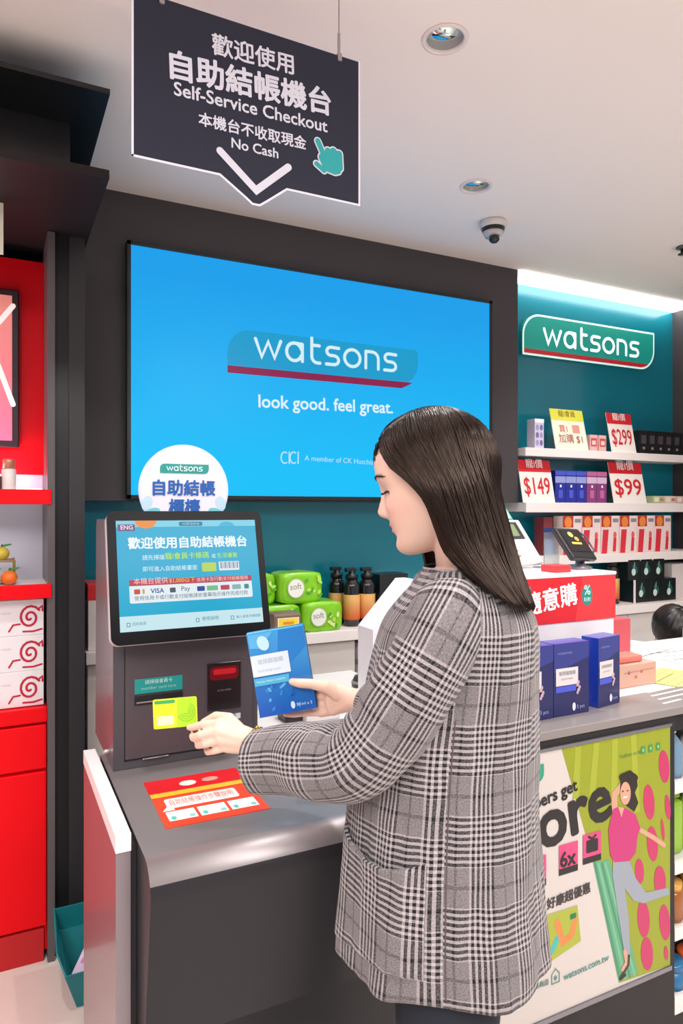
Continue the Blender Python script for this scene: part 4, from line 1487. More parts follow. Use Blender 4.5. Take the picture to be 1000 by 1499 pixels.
# white cash screen seen from behind
a = XZ(546, 1000, 1.93)
b = XZ(602, 850, 1.93)
c = XZ(660, 848, 1.93)
t = thing('cash_screen', 'large white cash register screen seen from behind between bottles and coat', 'cash register', (1.2, 1.95, 0.85))
xs = a[0]
MB().prism([(xs, 0.8505), (XZ(546, 925, 1.93)[0], XZ(546, 922, 1.93)[1]), b, (1.256, b[1]), (1.256, 0.8505)], -0.10, 0.0, mat('#f1eef3', 0.35), wall(1.93)).build('housing', t)
MB().box(xs + 0.02, 1.25, 1.895, 1.9295, 0.8505, 0.90, mat('#dcd8de', 0.4), 0.004).build('foot', t)
# dark round lid in front of the white cylinder
xx, zz = XZ(534, 1000, 2.15)
t = thing('desk_phone', 'small dark rounded device on the white table beside the cash screen', 'device', (xx, 2.15, 0.85))
MB().lathe([(0, 0), (0.045, 0), (0.047, 0.02), (0.036, 0.045), (0, 0.052)], (xx, 2.15, 0.8505), mat('#3a3a38', 0.3)).build('body', t)
MB().lathe([(0.047, 0.021), (0.0475, 0.024), (0.044, 0.03)], (xx, 2.15, 0.8505), mat('#8b8a86', 0.3)).build('rim', t)
# card reader and white leaflet box behind the hands
xx, yy = XY(437, 1062, 0.85)
t = thing('card_reader', 'small black card reader on the white table just behind the blue box', 'card reader', (xx, yy + 0.06, 0.85))
MB().box(xx - 0.028, xx + 0.028, yy + 0.03, yy + 0.1, 0.8505, 0.885, mat('#242226', 0.3), 0.006).build('body', t)
MB().box(xx - 0.022, xx + 0.022, yy + 0.036, yy + 0.07, 0.8852, 0.887, mat('#55555a', 0.3)).build('keypad', t)
xx, yy = XY(478, 1060, 0.85)
t = thing('leaflet_box', 'white box with small coloured marks on the white table between the hands', 'box', (xx, yy + 0.09, 0.85))
MB().box(xx - 0.05, xx + 0.06, yy + 0.03, yy + 0.16, 0.8505, 0.905, mat('#efe9e6', 0.4), 0.002).build('box', t)
m = MB()
fz = Frame((0, 0, 0.905), (1, 0, 0), (0, 1, 0))
for i, c in enumerate(('#d9b42c', '#c03a3a', '#2f7fb4', '#57b09a')):
    m.flat(ell(xx - 0.02 + i * 0.02, yy + 0.09 + 0.015 * (i % 2), 0.008, 0.012, 10), mat(c), fz, 1)
m.flat([(xx - 0.04, yy + 0.035), (xx + 0.03, yy + 0.035), (xx + 0.03, yy + 0.06), (xx - 0.04, yy + 0.06)], mat('#c9c4c4'), fz, 1)
m.build('marks', t)
# round brown and yellow tin between kiosk screen and green packs
xx, zz = XZ(416, 912, 2.3)
t = thing('snack_box', 'brown and yellow labelled box between the kiosk screen and blue box', 'box', (xx, 2.3, 0.8505))
MB().box(xx - 0.055, xx + 0.05, 2.26, 2.34, 0.8505, 1.115, mat('#7a6652', 0.4), 0.008).build('box', t)
fr = wall(2.26)
MB().flat([(xx - 0.04, 0.92), (xx + 0.04, 0.92), (xx + 0.04, 1.10), (xx - 0.04, 1.10)], mat('#efe6d8'), fr, 1).flat([(xx - 0.036, 1.065), (xx + 0.036, 1.065), (xx + 0.036, 1.097), (xx - 0.036, 1.097)], mat('#f2d22c'), fr, 2).flat([(xx - 0.02, 1.077), (xx + 0.02, 1.077), (xx + 0.02, 1.086), (xx - 0.02, 1.086)], mat('#e08a2c'), fr, 3).build('label', t)

# ------------------------------------------------------------------ red banner stand, terminal, customer display
YR = 1.47
s = q(YR)
x0, x1 = 1.235, s(899, 870)[0]
zt, zm = s(898, 838)[1], s(898, 904)[1]
t = thing('register_stand', 'white register pedestal with a red banner front, behind the navy boxes', 'stand', ((x0 + x1) / 2, 1.6, 0.93))
MB().box(x0, x1, YR, YR + 0.26, 0.9305, zt - 0.006, mat('#e9e4ec', 0.4), 0.003).build('pedestal', t)
MB().box(x0 - 0.004, x1 + 0.004, YR - 0.006, YR + 0.266, zt - 0.0055, zt + 0.004, mat('#f6f1f2', 0.3), 0.002).build('top', t)
m = MB()
fr = wall(YR - 0.0032)
m.prism([(x0 - 0.002, zm), (x1 + 0.002, zm), (x1 + 0.002, zt - 0.006), (x0 - 0.002, zt - 0.006)], -0.003, 0, mat('#df1f2d', 0.35, coat=0.2), fr)
xm = s(840, 870)[0]
m.flat([(xm, zm), (x1 + 0.002, zm), (x1 + 0.002, zt - 0.006), (xm + 0.03, zt - 0.006)], mat('#e83a40', 0.35), fr, 1)
m.build('banner', t)
m = MB()
m.text('隨意購', s(768, 903), s(844, 884), PURE, fr, 0.022, 3)
c = s(858, 871)
m.flat(ell(c[0], c[1], 0.020, 0.030, 24), mat('#1f8f86'), fr, 2)
m.text('%', (c[0] - 0.012, c[1] + 0.002), (c[0] + 0.012, c[1] + 0.002), mat('#bfe8da'), fr, 0.02, 3)
m.text('點數', (c[0] - 0.013, c[1] - 0.018), (c[0] + 0.013, c[1] - 0.018), mat('#bfe8da'), fr, 0.01, 3)
m.build('lettering', t)

zt2 = zt + 0.0045
xc, _ = XZ(851, 830, 1.56)
t = thing('payment_terminal', 'black card payment terminal tilted on a stand above the red banner', 'payment terminal', (xc, 1.56, zt2))
MB().lathe([(0, 0), (0.035, 0), (0.036, 0.006), (0.014, 0.012), (0.012, 0.05), (0, 0.051)], (xc + 0.01, 1.575, zt2), mat('#8f8a92', 0.25, metal=0.6)).build('stand', t)
tf = Frame((xc - 0.055, 1.535, zt2 + 0.036), Vector((1, 0.0, -0.06)).normalized(), Vector((-0.18, 0.55, 0.82)).normalized())
MB().box(0, 0.10, 0, 0.112, -0.02, 0.0, mat('#252428', 0.3), 0.006, tf).build('body', t)
MB().box(0.012, 0.088, 0.025, 0.102, 0.0002, 0.0016, mat('#16161a', 0.15, coat=0.5), fr=tf).flat([(0.03, 0.05), (0.07, 0.05), (0.07, 0.058), (0.03, 0.058)], mat('#c9b24a', 0.4, emit=0.3), tf, 5).flat(ell(0.045, 0.085, 0.01, 0.01), mat('#a8b86a', 0.4, emit=0.2), tf, 5).flat(ell(0.06, 0.07, 0.008, 0.008), mat('#d9a24a', 0.4, emit=0.2), tf, 5).build('display', t)
MB().tube([tf.p(0.10, 0.02, -0.01), tf.p(0.12, 0.04, -0.01), tf.p(0.122, 0.09, -0.01), tf.p(0.10, 0.112, -0.01)], 0.003, mat('#55525a', 0.3, metal=0.4), 8).build('guard', t)
xa, _ = XZ(815, 830, 1.6)
t = thing('acrylic_holder', 'clear acrylic holder left of the payment terminal', 'holder', (xa, 1.64, zt2))
MB().box(xa - 0.03, xa + 0.03, 1.62, 1.623, zt2, zt2 + 0.11, mat('#e6eeee', 0.08, trans=0.9)).build('panel', t)
MB().box(xa - 0.03, xa + 0.03, 1.6235, 1.67, zt2, zt2 + 0.003, mat('#e6eeee', 0.08, trans=0.9)).build('foot', t)
tag(MB().box(xa - 0.10, xa - 0.04, 1.5, 1.56, zt2, zt2 + 0.02, mat('#d8363c', 0.4), 0.002).build('tray', None, (xa - 0.07, 1.53, zt2)), 'small red tray on the white pedestal top, left of the terminal', 'tray')

# customer display, leaning
xl, xr = XZ(737, 830, 1.66)[0], XZ(792, 830, 1.66)[0]
t = thing('customer_display', 'white customer display with grey screen and green-framed card beside the hair', 'display', ((xl + xr) / 2, 1.68, zt2))
lf = Frame((xl, 1.645, zt2 + 0.016), (1, 0, 0), Vector((-0.06, 0.10, 0.19)).normalized())
w = xr - xl
MB().box(-0.05, w, 0, 0.155, -0.025, 0, mat('#efe7e6', 0.35), 0.004, lf).build('body', t)
MB().box(0.0, w - 0.02, 0.085, 0.145, 0.0002, 0.002, mat('#34383a', 0.3), fr=lf).flat([(0.012, 0.095), (w - 0.035, 0.095), (w - 0.035, 0.137), (0.012, 0.137)], mat('#7f8f6a', 0.2, emit=0.12), lf, 5).build('screen', t)
m = MB()
for i in range(3):
    for j in range(3):
        m.flat(arc(0.01 + j * 0.028, 0.065 - i * 0.018, 0.009, 0.006, 180, 360, 8), mat('#b06a5c'), lf, 1)
m.build('keys', t)
cf = Frame(lf.p(-0.02, 0.157, -0.006), (1, 0, 0), lf.ey)
MB().prism([(0, 0), (w + 0.005, 0), (w + 0.005, 0.075), (0, 0.075)], -0.003, 0, mat('#2c9c88', 0.4), cf).flat([(0.005, 0.006), (w, 0.006), (w, 0.07), (0.005, 0.07)], mat('#f4efea', 0.4), cf, 1).flat([(0.05, 0.05), (0.068, 0.05), (0.068, 0.066), (0.05, 0.066)], mat('#4a3f86'), cf, 2).flat(ell(0.03, 0.022, 0.014, 0.009), mat('#d0605c'), cf, 2).flat(ell(0.085, 0.022, 0.01, 0.01), mat('#8a5a8a'), cf, 2).flat([(0.075, 0.052), (w - 0.004, 0.052), (w - 0.004, 0.062), (0.075, 0.062)], mat('#c9d49a'), cf, 2).build('card', t)


# ------------------------------------------------------------------ navy boxes on the counter
def serum_box(label, px0, px1, pyb, pyt, yb, rot, group):
    z0 = ZS + 0.0006
    x0 = XZ(px0, pyb, yb)[0]
    x1 = XZ(px1, pyb, yb)[0]
    w = x1 - x0
    h = 0.187
    fr = Frame((x0, yb, z0), (math.cos(rot), math.sin(rot), 0), (0, 0, 1))
    w = w / max(math.cos(rot), 0.5)
    t = thing('serum_box', label, 'box', (x0 + w / 2, yb + 0.025, z0), group)
    NV = mat('#23265f', 0.25, coat=0.4, vary=0.15, scale=25)
    MB().prism([(0, 0), (w, 0), (w, h), (0, h)], -0.052, 0.0, NV, fr, mat('#1f3fb0', 0.25, coat=0.4)).build('box', t)
    m = MB()
    m.flat([(0, h * 0.6), (w, h * 0.78), (w, h), (0, h)], mat('#343a86', 0.25, coat=0.4), fr, 1)
    m.flat([(w * 0.05, h * 0.42), (w * 0.68, h * 0.42), (w * 0.68, h * 0.66), (w * 0.05, h * 0.66)], mat('#d9d3d4', 0.4), fr, 2)
    m.flat([(w * 0.05, h * 0.33), (w * 0.62, h * 0.33), (w * 0.62, h * 0.41), (w * 0.05, h * 0.41)], mat('#4a5ad0', 0.3), fr, 2)
    for i in range(5):
        m.flat(ell(w * (0.66 + 0.03 * (i % 3)), h * (0.30 + 0.035 * i), 0.004 + 0.001 * (i % 2), 0.005, 8), mat('#c9a8b4'), fr, 3)
    m.flat(ell(w * 0.56, h * 0.11, 0.006, 0.011, 10), mat('#dfe2f4'), fr, 3)
    m.build('printed_front', t)
    m = MB()
    m.text('玻尿酸面膜', (w * 0.13, h * 0.56), (w * 0.6, h * 0.56), mat('#8a8690'), fr, 0.0, 4)
    m.text('serum mask', (w * 0.2, h * 0.5), (w * 0.52, h * 0.5), mat('#a29aa2'), fr, 0.0, 4)
    m.text('HYDRATING', (w * 0.1, h * 0.85), (w * 0.5, h * 0.85), mat('#8d92c8'), fr, 0.0, 4)
    m.text('5 pcs', (w * 0.64, h * 0.08), (w * 0.86, h * 0.08), mat('#a9aed6'), fr, 0.0, 4)
    m.build('lettering', t)


serum_box('navy mask box on the counter, nearest the plaid coat', 754, 810, 1052, 950, 1.350, 0.0, 'navy boxes on the service counter')
serum_box('navy mask box standing in the middle of three on the counter', 811, 862, 1043, 944, 1.352, 0.0, 'navy boxes on the service counter')
serum_box('navy mask box turned to show its bright blue side, nearest the pink box', 876, 914, 1033, 935, 1.362, 0.16, 'navy boxes on the service counter')

# pink box, leaflets and papers on the staff worktop
zw = 0.9306
a = XZ(914, 1010, 1.52)
b = XZ(961, 1000, 1.52)
t = thing('pink_box', 'low pinkish cardboard box on the worktop right of the navy boxes', 'box', ((a[0] + b[0]) / 2, 1.56, zw))
MB().box(a[0] - 0.04, b[0], 1.52, 1.62, zw, zw + 0.07, mat('#cba08e', 0.5), 0.002).build('box', t)
m = MB()
fr = wall(1.52)
for (u, v, c) in ((0.02, 0.045, '#6a3c34'), (0.05, 0.03, '#b4685c'), (0.075, 0.045, '#a85a50')):
    m.flat(ell(a[0] + u, zw + v, 0.006, 0.005, 10), mat(c), fr, 1)
m.stroke([(a[0], zw + 0.045), (b[0] - 0.015, zw + 0.05)], 0.003, mat('#c0796c'), fr, 1, 4)
m.build('printed_front', t)
tag(MB().box(a[0] - 0.02, a[0] + 0.10, 1.535, 1.60, zw + 0.0705, zw + 0.092, mat('#d97a6c', 0.4), 0.006).build('small_pack', None, (a[0] + 0.04, 1.57, zw + 0.07)), 'small red-pink pack lying on top of the pink box', 'pack')
xr0 = XZ(897, 930, 1.75)[0]
tag(MB().box(xr0, xr0 + 0.10, 1.76, 1.82, zw, zw + 0.16, mat('#c9505c', 0.4), 0.002).build('red_box', None, (xr0 + 0.05, 1.79, zw)), 'red box half hidden behind the white pedestal, above the navy boxes', 'box')


def sheet(label, px, py, w, d, rot, col, lines, grp, i):
    xx, yy = XY(px, py, zw)
    z = zw + 0.0006 * i
    t = thing('paper_sheet', label, 'paper', (xx, yy, z), grp)
    fr = Frame((xx, yy, z), (math.cos(rot), math.sin(rot), 0), (-math.sin(rot), math.cos(rot), 0))
    MB().prism([(-w / 2, -d / 2), (w / 2, -d / 2), (w / 2, d / 2), (-w / 2, d / 2)], 0, 0.0004, col, fr).build('sheet', t)
    m = MB()
    for k in range(lines):
        v = d / 2 - (k + 1) * d / (lines + 1)
        u1 = w * (0.05 + 0.35 * RND.random())
        m.stroke([(-w * 0.42, v), (u1, v)], d * 0.025, mat(RND.choice(['#5c5654', '#a09a96', '#8d8a86'])), Frame(fr.p(0, 0, 0.0004), fr.ex, fr.ey), 1, 4)
    m.build('print', t)


sheet('white sheet with a dark note, at the left back of the staff worktop', 938, 952, 0.34, 0.26, 0.2, mat('#fbf7f6', 0.5), 3, 'papers on the staff worktop', 1)
sheet('white sheet lying furthest right on the staff worktop', 1010, 955, 0.4, 0.28, -0.1, mat('#faf4f2', 0.5), 4, 'papers on the staff worktop', 2)
sheet('yellow leaflet on the worktop right of the pink box', 985, 992, 0.24, 0.15, 0.35, mat('#e8dd7a', 0.5), 4, 'papers on the staff worktop', 3)
xx, zz = XZ(1003, 940, 2.0)
tag(MB().box(xx - 0.03, xx + 0.13, 1.93, 1.99, zw, zw + 0.05, mat('#f4f0f0', 0.4), 0.004).build('white_tray', None, (xx, 1.96, zw)), 'small white tray in front of the crouching person', 'tray')


# ================================================================== red display on the left
RD = mat('#ee0010', 0.45, spec=0.2)
YD = 2.49
t = thing('red_display', 'tall red and white shop display unit beside the dark column', 'display unit', (-0.4, 2.6, 0))
XL, XR = -1.0, 0.158
MB().box(XL, XR, YD, YB - 0.01, 0.03, 0.83, RD).build('base', t)
for (z0, z1) in ((0.632, 0.775), (0.118, 0.622)):
    MB().box(XL, XR - 0.002, YD - 0.018, YD - 0.0005, z0, z1, mat('#f20011', 0.45, spec=0.2), 0.003).build('drawer', t)
MB().box(XL, XR - 0.01, YD - 0.012, YD - 0.0005, 0.0, 0.108, mat('#c40e18', 0.4)).build('plinth', t)
MB().box(XL, XR, YD - 0.022, YD - 0.0005, 0.785, 0.832, RD, 0.002).build('edge', t)
MB().box(XL, XR, 2.70, 2.715, 0.8305, 1.60, mat('#d9d9ea', 0.4)).build('white_back', t)
MB().box(XL, XR, 2.66, 2.715, 1.6005, 2.345, mat('#e00016', 0.45, spec=0.2)).build('red_back', t)
MB().box(XR + 0.0005, 0.181, YD - 0.03, 2.72, 0.0, 2.386, mat('#5f5659', 0.35)).build('side_frame', t)
for (z0, z1) in ((1.497, 1.541), (1.192, 1.234)):
    sh = MB().box(XL, XR + 0.004, 2.47, 2.6995, z0, z1, mat('#f2eeee', 0.4)).build('shelf', t)
    MB().box(XL, XR + 0.012, 2.452, 2.4695, z0 - 0.002, z1 + 0.002, mat('#ee0014', 0.45, spec=0.2), 0.002).build('red_edge', sh)

MB().box(XL + 0.02, XR - 0.01, 2.56, 2.575, 1.5415, 1.549, emat('#ffd0d8', 3.0)).build('led_strip', t)
area('display_led', (-0.42, 2.585, 1.552), (math.radians(155), 0, 0), 1.0, 0.02, 5.0, (1.0, 0.72, 0.8))
# framed light box on the red back
s = q(2.63)
xr, z1 = s(28, 425)
z0 = s(27, 655)[1]
t = thing('framed_picture', 'dark framed pink picture with white crossing lines on red panel', 'picture', (xr - 0.3, 2.66, z0))
MB().box(xr - 0.6, xr, 2.63, 2.6595, z0, z1, mat('#2a1420', 0.35), 0.004).build('frame', t)
fr = wall(2.6295)
pic = gmat('#ee6c92', '#f29488', 2, 0.02, z1 - z0 - 0.02, rough=0.3, emit=0.35)
MB().flat([(xr - 0.575, z0 + 0.022), (xr - 0.022, z0 + 0.022), (xr - 0.022, z1 - 0.022), (xr - 0.575, z1 - 0.022)], pic, fr, 1).build('picture', t)
m = MB()
WL = mat('#fbe9e6', 0.4, emit=0.5)
a = s(19, 448)
b = s(0, 470)
c = s(0, 542)
d = s(19, 592)
m.stroke([a, b, (b[0] - 0.25, b[1] - 0.3), (c[0] - 0.1, c[1] + 0.28), c, d], 0.017, WL, fr, 2)
m.build('white_lines', t)
# pieces on the display shelves
xx, zz = XZ(13, 718, 2.53)
t = thing('cream_bottle', 'white bottle with a copper cap on the upper red-edged shelf', 'bottle', (xx, 2.53, 1.541))
MB().lathe([(0, 0), (0.021, 0), (0.022, 0.004), (0.022, 0.066), (0.019, 0.07), (0, 0.0701)], (xx, 2.53, 1.5412), mat('#f6efec', 0.3)).build('body', t)
MB().lathe([(0.018, 0.0702), (0.019, 0.098), (0.017, 0.102), (0, 0.103)], (xx, 2.53, 1.5412), mat('#c98a72', 0.3, metal=0.3)).build('cap', t)
xx, zz = XZ(0, 718, 2.55)
tag(MB().lathe([(0, 0), (0.017, 0), (0.018, 0.003), (0.018, 0.045), (0, 0.046)], (xx - 0.012, 2.53, 1.5412), mat('#5a2530', 0.3)).build('jar', None, (xx - 0.012, 2.53, 1.5412)), 'dark red jar beside the copper-capped bottle', 'jar')
xx, zz = XZ(12, 860, 2.54)
zb = 1.2345
t = thing('fruit_basket', 'small gold wire basket on the lower red-edged shelf', 'basket', (xx - 0.05, 2.56, zb))
m = MB()
GOLD = mat('#a98a4a', 0.3, metal=0.8)
for (ax, ay, bx, by) in ((-0.1, 2.52, 0.018, 2.52), (-0.1, 2.62, 0.018, 2.62), (-0.1, 2.52, -0.1, 2.62), (0.018, 2.52, 0.018, 2.62)):
    for zz2 in (0.004, 0.075):
        m.tube([(xx + ax, ay, zb + zz2), (xx + bx, by, zb + zz2)], 0.003, GOLD, 6)
for ax in (-0.1, -0.04, 0.018):
    for ay in (2.52, 2.62):
        m.tube([(xx + ax, ay, zb + 0.003), (xx + ax, ay, zb + 0.078)], 0.003, GOLD, 6)
m.build('wire_frame', t)
m = MB().box(xx - 0.098, xx + 0.016, 2.522, 2.618, zb + 0.0, zb + 0.003, mat('#c9c4d0', 0.4))
m.build('base', t)
OR = mat('#ec7420', 0.4, vary=0.2, scale=40)


def fruit(label, x, y, z, r, c, leaf):
    t = thing('orange', label, 'fruit', (x, y, z - r * 0.92), 'artificial fruits by the wire basket')
    MB().ball((x, y, z), (r, r, r * 0.92), c).build('skin', t)
    MB().tube([(x, y, z + r * 0.88), (x + 0.002, y, z + r * 1.15)], 0.003, mat('#5a4a20'), 6).build('stem', t)
    if leaf:
        fr = Frame((x, y, z + r * 0.95), (1, 0.3, 0.2), (-0.2, 0.9, 0.3))
        MB().prism(ell(0.014, 0, 0.017, 0.008, 12), 0, 0.0015, mat('#3f8f3a', 0.5), fr).build('leaf', t)


fruit('bright orange fruit in front of the wire basket', xx + 0.002, 2.497, zb + 0.0235, 0.025, OR, True)
fruit('darker orange fruit farther from the dark column', xx - 0.052, 2.497, zb + 0.0222, 0.024, mat('#d95f1c', 0.4), True)
fruit('yellow-green fruit resting on the wire basket rim', xx - 0.02, 2.53, zb + 0.10, 0.024, mat('#c9b43a', 0.4), True)
# the pile of three white gift boxes
for i in range(3):
    z0 = 0.8326 + i * 0.1165
    t = thing('gift_carton', ['white gift carton with red scroll, bottom of the three stacked in red display', 'white gift carton with red scroll, middle of the three stacked in red display', 'white gift carton with red scroll, topmost of the three stacked in red display'][i], 'box', (-0.1, 2.56, z0), 'stacked gift cartons')
    MB().box(-0.36, 0.150, 2.505, 2.69, z0, z0 + 0.116, mat('#f3eef2', 0.4, coat=0.1), 0.002).build('box', t)
    fr = wall(2.505)
    m = MB()
    C = mat('#c4183c', 0.4)
    c = (0.108, z0 + 0.058)
    m.stroke([(c[0] + 0.034 * (1 - k / 30) * math.cos(0.6 + k * 0.42), c[1] + 0.040 * (1 - k / 30) * math.sin(0.6 + k * 0.42)) for k in range(27)], 0.0075, C, fr, 1, 6)
    m.stroke([(c[0] - 0.03, c[1] - 0.02), (c[0] - 0.05, c[1] - 0.022), (c[0] - 0.062, c[1] - 0.042)], 0.006, C, fr, 1, 6)
    m.stroke([(0.135, c[1] + 0.028), (0.145, c[1] + 0.036), (0.146, c[1] + 0.02)], 0.006, C, fr, 1, 6)
    m.stroke([(c[0] - 0.02, c[1] - 0.045), (c[0] + 0.01, c[1] - 0.046), (c[0] + 0.036, c[1] - 0.04)], 0.006, C, fr, 1, 6)
    m.build('scroll_print', t)
    MB().text('BEST WISHES', (0.002, z0 + 0.072), (0.052, z0 + 0.072), mat('#d9b9bd'), fr, 0.0, 1).build('lettering', t)
# small cream hanging card at the left edge
xx, z1 = XZ(5, 280, 2.3)
tag(MB().box(xx - 0.22, xx, 2.297, 2.303, 2.235, 2.3875, mat('#ece6d4', 0.5), 0.001).build('hanging_card', None, (xx - 0.11, 2.3, 2.3875)), 'cream card hanging from the dark bulkhead before the red panel', 'card')


# ------------------------------------------------------------------ teal basket on the floor
def basket():
    x0, y0 = 0.21, 2.2
    t = thing('shopping_basket', 'teal fabric shopping basket on the floor behind the kiosk side panel', 'basket', (0.33, 2.28, 0))
    TB = mat('#0d7b82', 0.55, vary=0.1, scale=20)
    bx0, bx1, by0, by1 = 0.222, 0.46, 2.20, 2.37
    tx0, tx1, ty0, ty1 = 0.185, 0.49, 2.16, 2.41
    h = 0.125
    th = 0.006
    m = MB()
    def ring(x0, x1, y0, y1, z):
        return [(x0, y0, z), (x1, y0, z), (x1, y1, z), (x0, y1, z)]
    R = [ring(bx0, bx1, by0, by1, 0.001), ring(tx0, tx1, ty0, ty1, h), ring(tx0 + th, tx1 - th, ty0 + th, ty1 - th, h), ring(bx0 + th, bx1 - th, by0 + th, by1 - th, th)]
    vs = sum(R, [])
    fs = [(3, 2, 1, 0), (12, 13, 14, 15)]
    for i in range(3):
        for k in range(4):
            fs.append((i * 4 + k, i * 4 + (k + 1) % 4, (i + 1) * 4 + (k + 1) % 4, (i + 1) * 4 + k))
    m.add(vs, fs, TB)
    m.build('body', t)
    # upright back half with folded corner
    m = MB()
    m.add([(tx0, ty0, h), (tx0, ty1, h), (tx0 - 0.012, ty1 + 0.01, h + 0.07), (tx0 - 0.02, ty0 + 0.05, h + 0.045), (tx0 + 0.005, ty0, h), (tx0 + 0.005, ty1, h), (tx0 - 0.007, ty1 + 0.01, h + 0.07), (tx0 - 0.015, ty0 + 0.05, h + 0.045)],
          [(0, 1, 2, 3), (7, 6, 5, 4), (0, 3, 7, 4), (3, 2, 6, 7), (2, 1, 5, 6)], TB)
    m.box(tx0 - 0.01, tx1, ty1, ty1 + 0.006, h, h + 0.07, TB)
    m.build('raised_rim', t)
    fr = Frame((bx0, (by0 + ty0) / 2, 0), (1, 0, 0), Vector((0, by0 * 0 - 0.04, h)).normalized())
    fr.o = Vector((0.30, by0 - 0.04 * 0.45, h * 0.45))
    MB().stroke(arc(0, 0, 0.028, 0.03, 60, 300, 12), 0.006, mat('#b9e6e2'), fr, 3, 8).stroke([(0, 0.0), (0.022, 0.0)], 0.006, mat('#b9e6e2'), fr, 3).build('logo', t)
    p = MB()
    fr = Frame((0.215, 2.24, h + 0.045), Vector((0.7, 0.7, 0.1)).normalized(), Vector((0.25, -0.05, 0.95)).normalized())
    t2 = thing('flyer', 'pink and white flyer sticking out of the teal basket', 'flyer', fr.o)
    fr = Frame((0.205, 2.20, 0.10), Vector((1, -.1, .05)).normalized(), Vector((.1, .3, .9)).normalized())
    MB().prism([(0, 0), (0.2, 0), (0.2, 0.12), (0.06, 0.12)], 0, 0.001, mat('#efd3ea', 0.45), fr).build('paper', t2)
    MB().stroke([(0.03, 0.03), (0.08, 0.09)], 0.01, mat('#e08ac4'), fr, 4).stroke([(0.08, 0.03), (0.12, 0.10)], 0.008, mat('#f0a8cc'), fr, 4).stroke([(0.10, 0.02), (0.18, 0.03)], 0.008, mat('#d86aa8'), fr, 4).build('print', t2)


basket()

# ================================================================== people
def skin_mat():
    m = bpy.data.materials.new('skin')
    m.use_nodes = True
    nt = m.node_tree
    b = nt.nodes['Principled BSDF']
    b.inputs['Roughness'].default_value = 0.45
    b.inputs['Subsurface Weight'].default_value = 0.15
    b.inputs['Subsurface Radius'].default_value = (0.010, 0.004, 0.002)
    b.inputs['Subsurface Scale'].default_value = 0.5
    a = nt.nodes.new('ShaderNodeAttribute')
    a.attribute_name = 'complexion'
    nt.links.new(a.outputs['Color'], b.inputs['Base Color'])
    return m


SKIN = skin_mat()
TONE = Vector(lin('#e8c2b0'))
HEADT = [(-.119, .052, .030, .006), (-.117, .066, .016, .020), (-.110, .0765, -.002, .031), (-.097, .080, -.020, .041), (-.080, .079, -.038, .049), (-.065, .081, -.056, .055),
         (-.050, .082, -.070, .060), (-.030, .083, -.082, .065), (-.010, .083, -.092, .069), (.010, .087, -.098, .072), (.030, .0895, -.102, .0745), (.050, .0870, -.101, .0745),
         (.070, .077, -.094, .069), (.088, .056, -.075, .055), (.100, .031, -.050, .035), (.106, .006, -.020, .012)]


def g(x, s):
    return math.exp(-(x / s) ** 2)


def head_features(x, y, z):
    """additions that make a face of the plain front of the head"""
    nz = interp([(-.056, 0), (-.052, .002), (-.047, .012), (-.040, .0205), (-.034, .0215), (-.024, .0165), (-.010, .0095), (.004, .0045), (.018, .002), (.03, 0)], z)[0] if -.056 < z < .03 else 0
    sg = interp([(-.056, .014), (-.044, .0125), (-.03, .011), (-.01, .0085), (.03, .010)], max(-.056, min(.03, z)))[0]
    d = nz * g(y, sg)
    d += .005 * g(abs(y) - .013, .006) * g(z + .042, .007)                                     # nostril wings
    d += .0072 * g(y, .019) * g(z + .0605, .0045) + .0068 * g(y, .018) * g(z + .0718, .0050)     # lips
    d -= .0030 * g(y, .024) * g(z + .0665, .0022)
    d -= .0030 * g(y, .02) * g(z + .083, .006)
    d += .0035 * g(y, .02) * g(z + .1, .010)                                                   # chin
    e = abs(y) - .032
    d -= .0105 * g(e, .016) * g(z + .002, .011)                                                # sockets
    d += .0060 * g(e, .0115) * g(z + .004, .0075)                                              # lids over the eyeballs
    d += .0025 * g(abs(y) - .03, .02) * g(z - .019, .007)                                      # brow ridge
    d += .0045 * g(abs(y) - .042, .018) * g(z + .033, .016)                                    # cheeks
    return d


def head_mesh(mb, m, P):
    n, L = 120, 84
    zs = [-.119 + .225 * (0.5 - 0.5 * math.cos(math.pi * i / (L - 1))) for i in range(L)]
    vs = []
    for z in zs:
        f, b, w = interp(HEADT, z)
        xc, rr = (f + b) / 2, (f - b) / 2
        for k in range(n):
            a = 2 * math.pi * k / n
            c, s = math.cos(a), math.sin(a)
            ex = 2 / 2.25
            x = xc + rr * math.copysign(abs(c) ** ex, c)
            y = w * math.copysign(abs(s) ** ex, s)
            if c > 0:
                x += head_features(x, y, z) * min(1, c * 2.2)
            vs.append(P(x, y, z))
    fs = []
    for i in range(L - 1):
        for k in range(n):
            fs.append((i * n + k, i * n + (k + 1) % n, (i + 1) * n + (k + 1) % n, (i + 1) * n + k))
    fs += [tuple(range(n))[::-1], tuple((L - 1) * n + k for k in range(n))]
    mb.add(vs, fs, m, True)
    for sd in (-1, 1):                                                                         # ears
        mb.tube([P(-.008, sd * .070, .012), P(-.016, sd * .079, .004), P(-.014, sd * .078, -.012), P(-.006, sd * .070, -.028)], [.008, .0095, .008, .006], m, 10)


class Head:
    def __init__(s, c, f, pitch):
        f = Vector(f).normalized()
        up = Vector((0, 0, 1))
        s.c = Vector(c)
        s.f = (f * math.cos(pitch) - up * math.sin(pitch)).normalized()
        s.u = (up * math.cos(pitch) + f * math.sin(pitch)).normalized()
        s.l = s.u.cross(s.f)

    def P(s, x, y, z):
        return s.c + s.f * x + s.l * y + s.u * z

    def local(s, p):
        d = Vector(p) - s.c
        return d.dot(s.f), d.dot(s.l), d.dot(s.u)


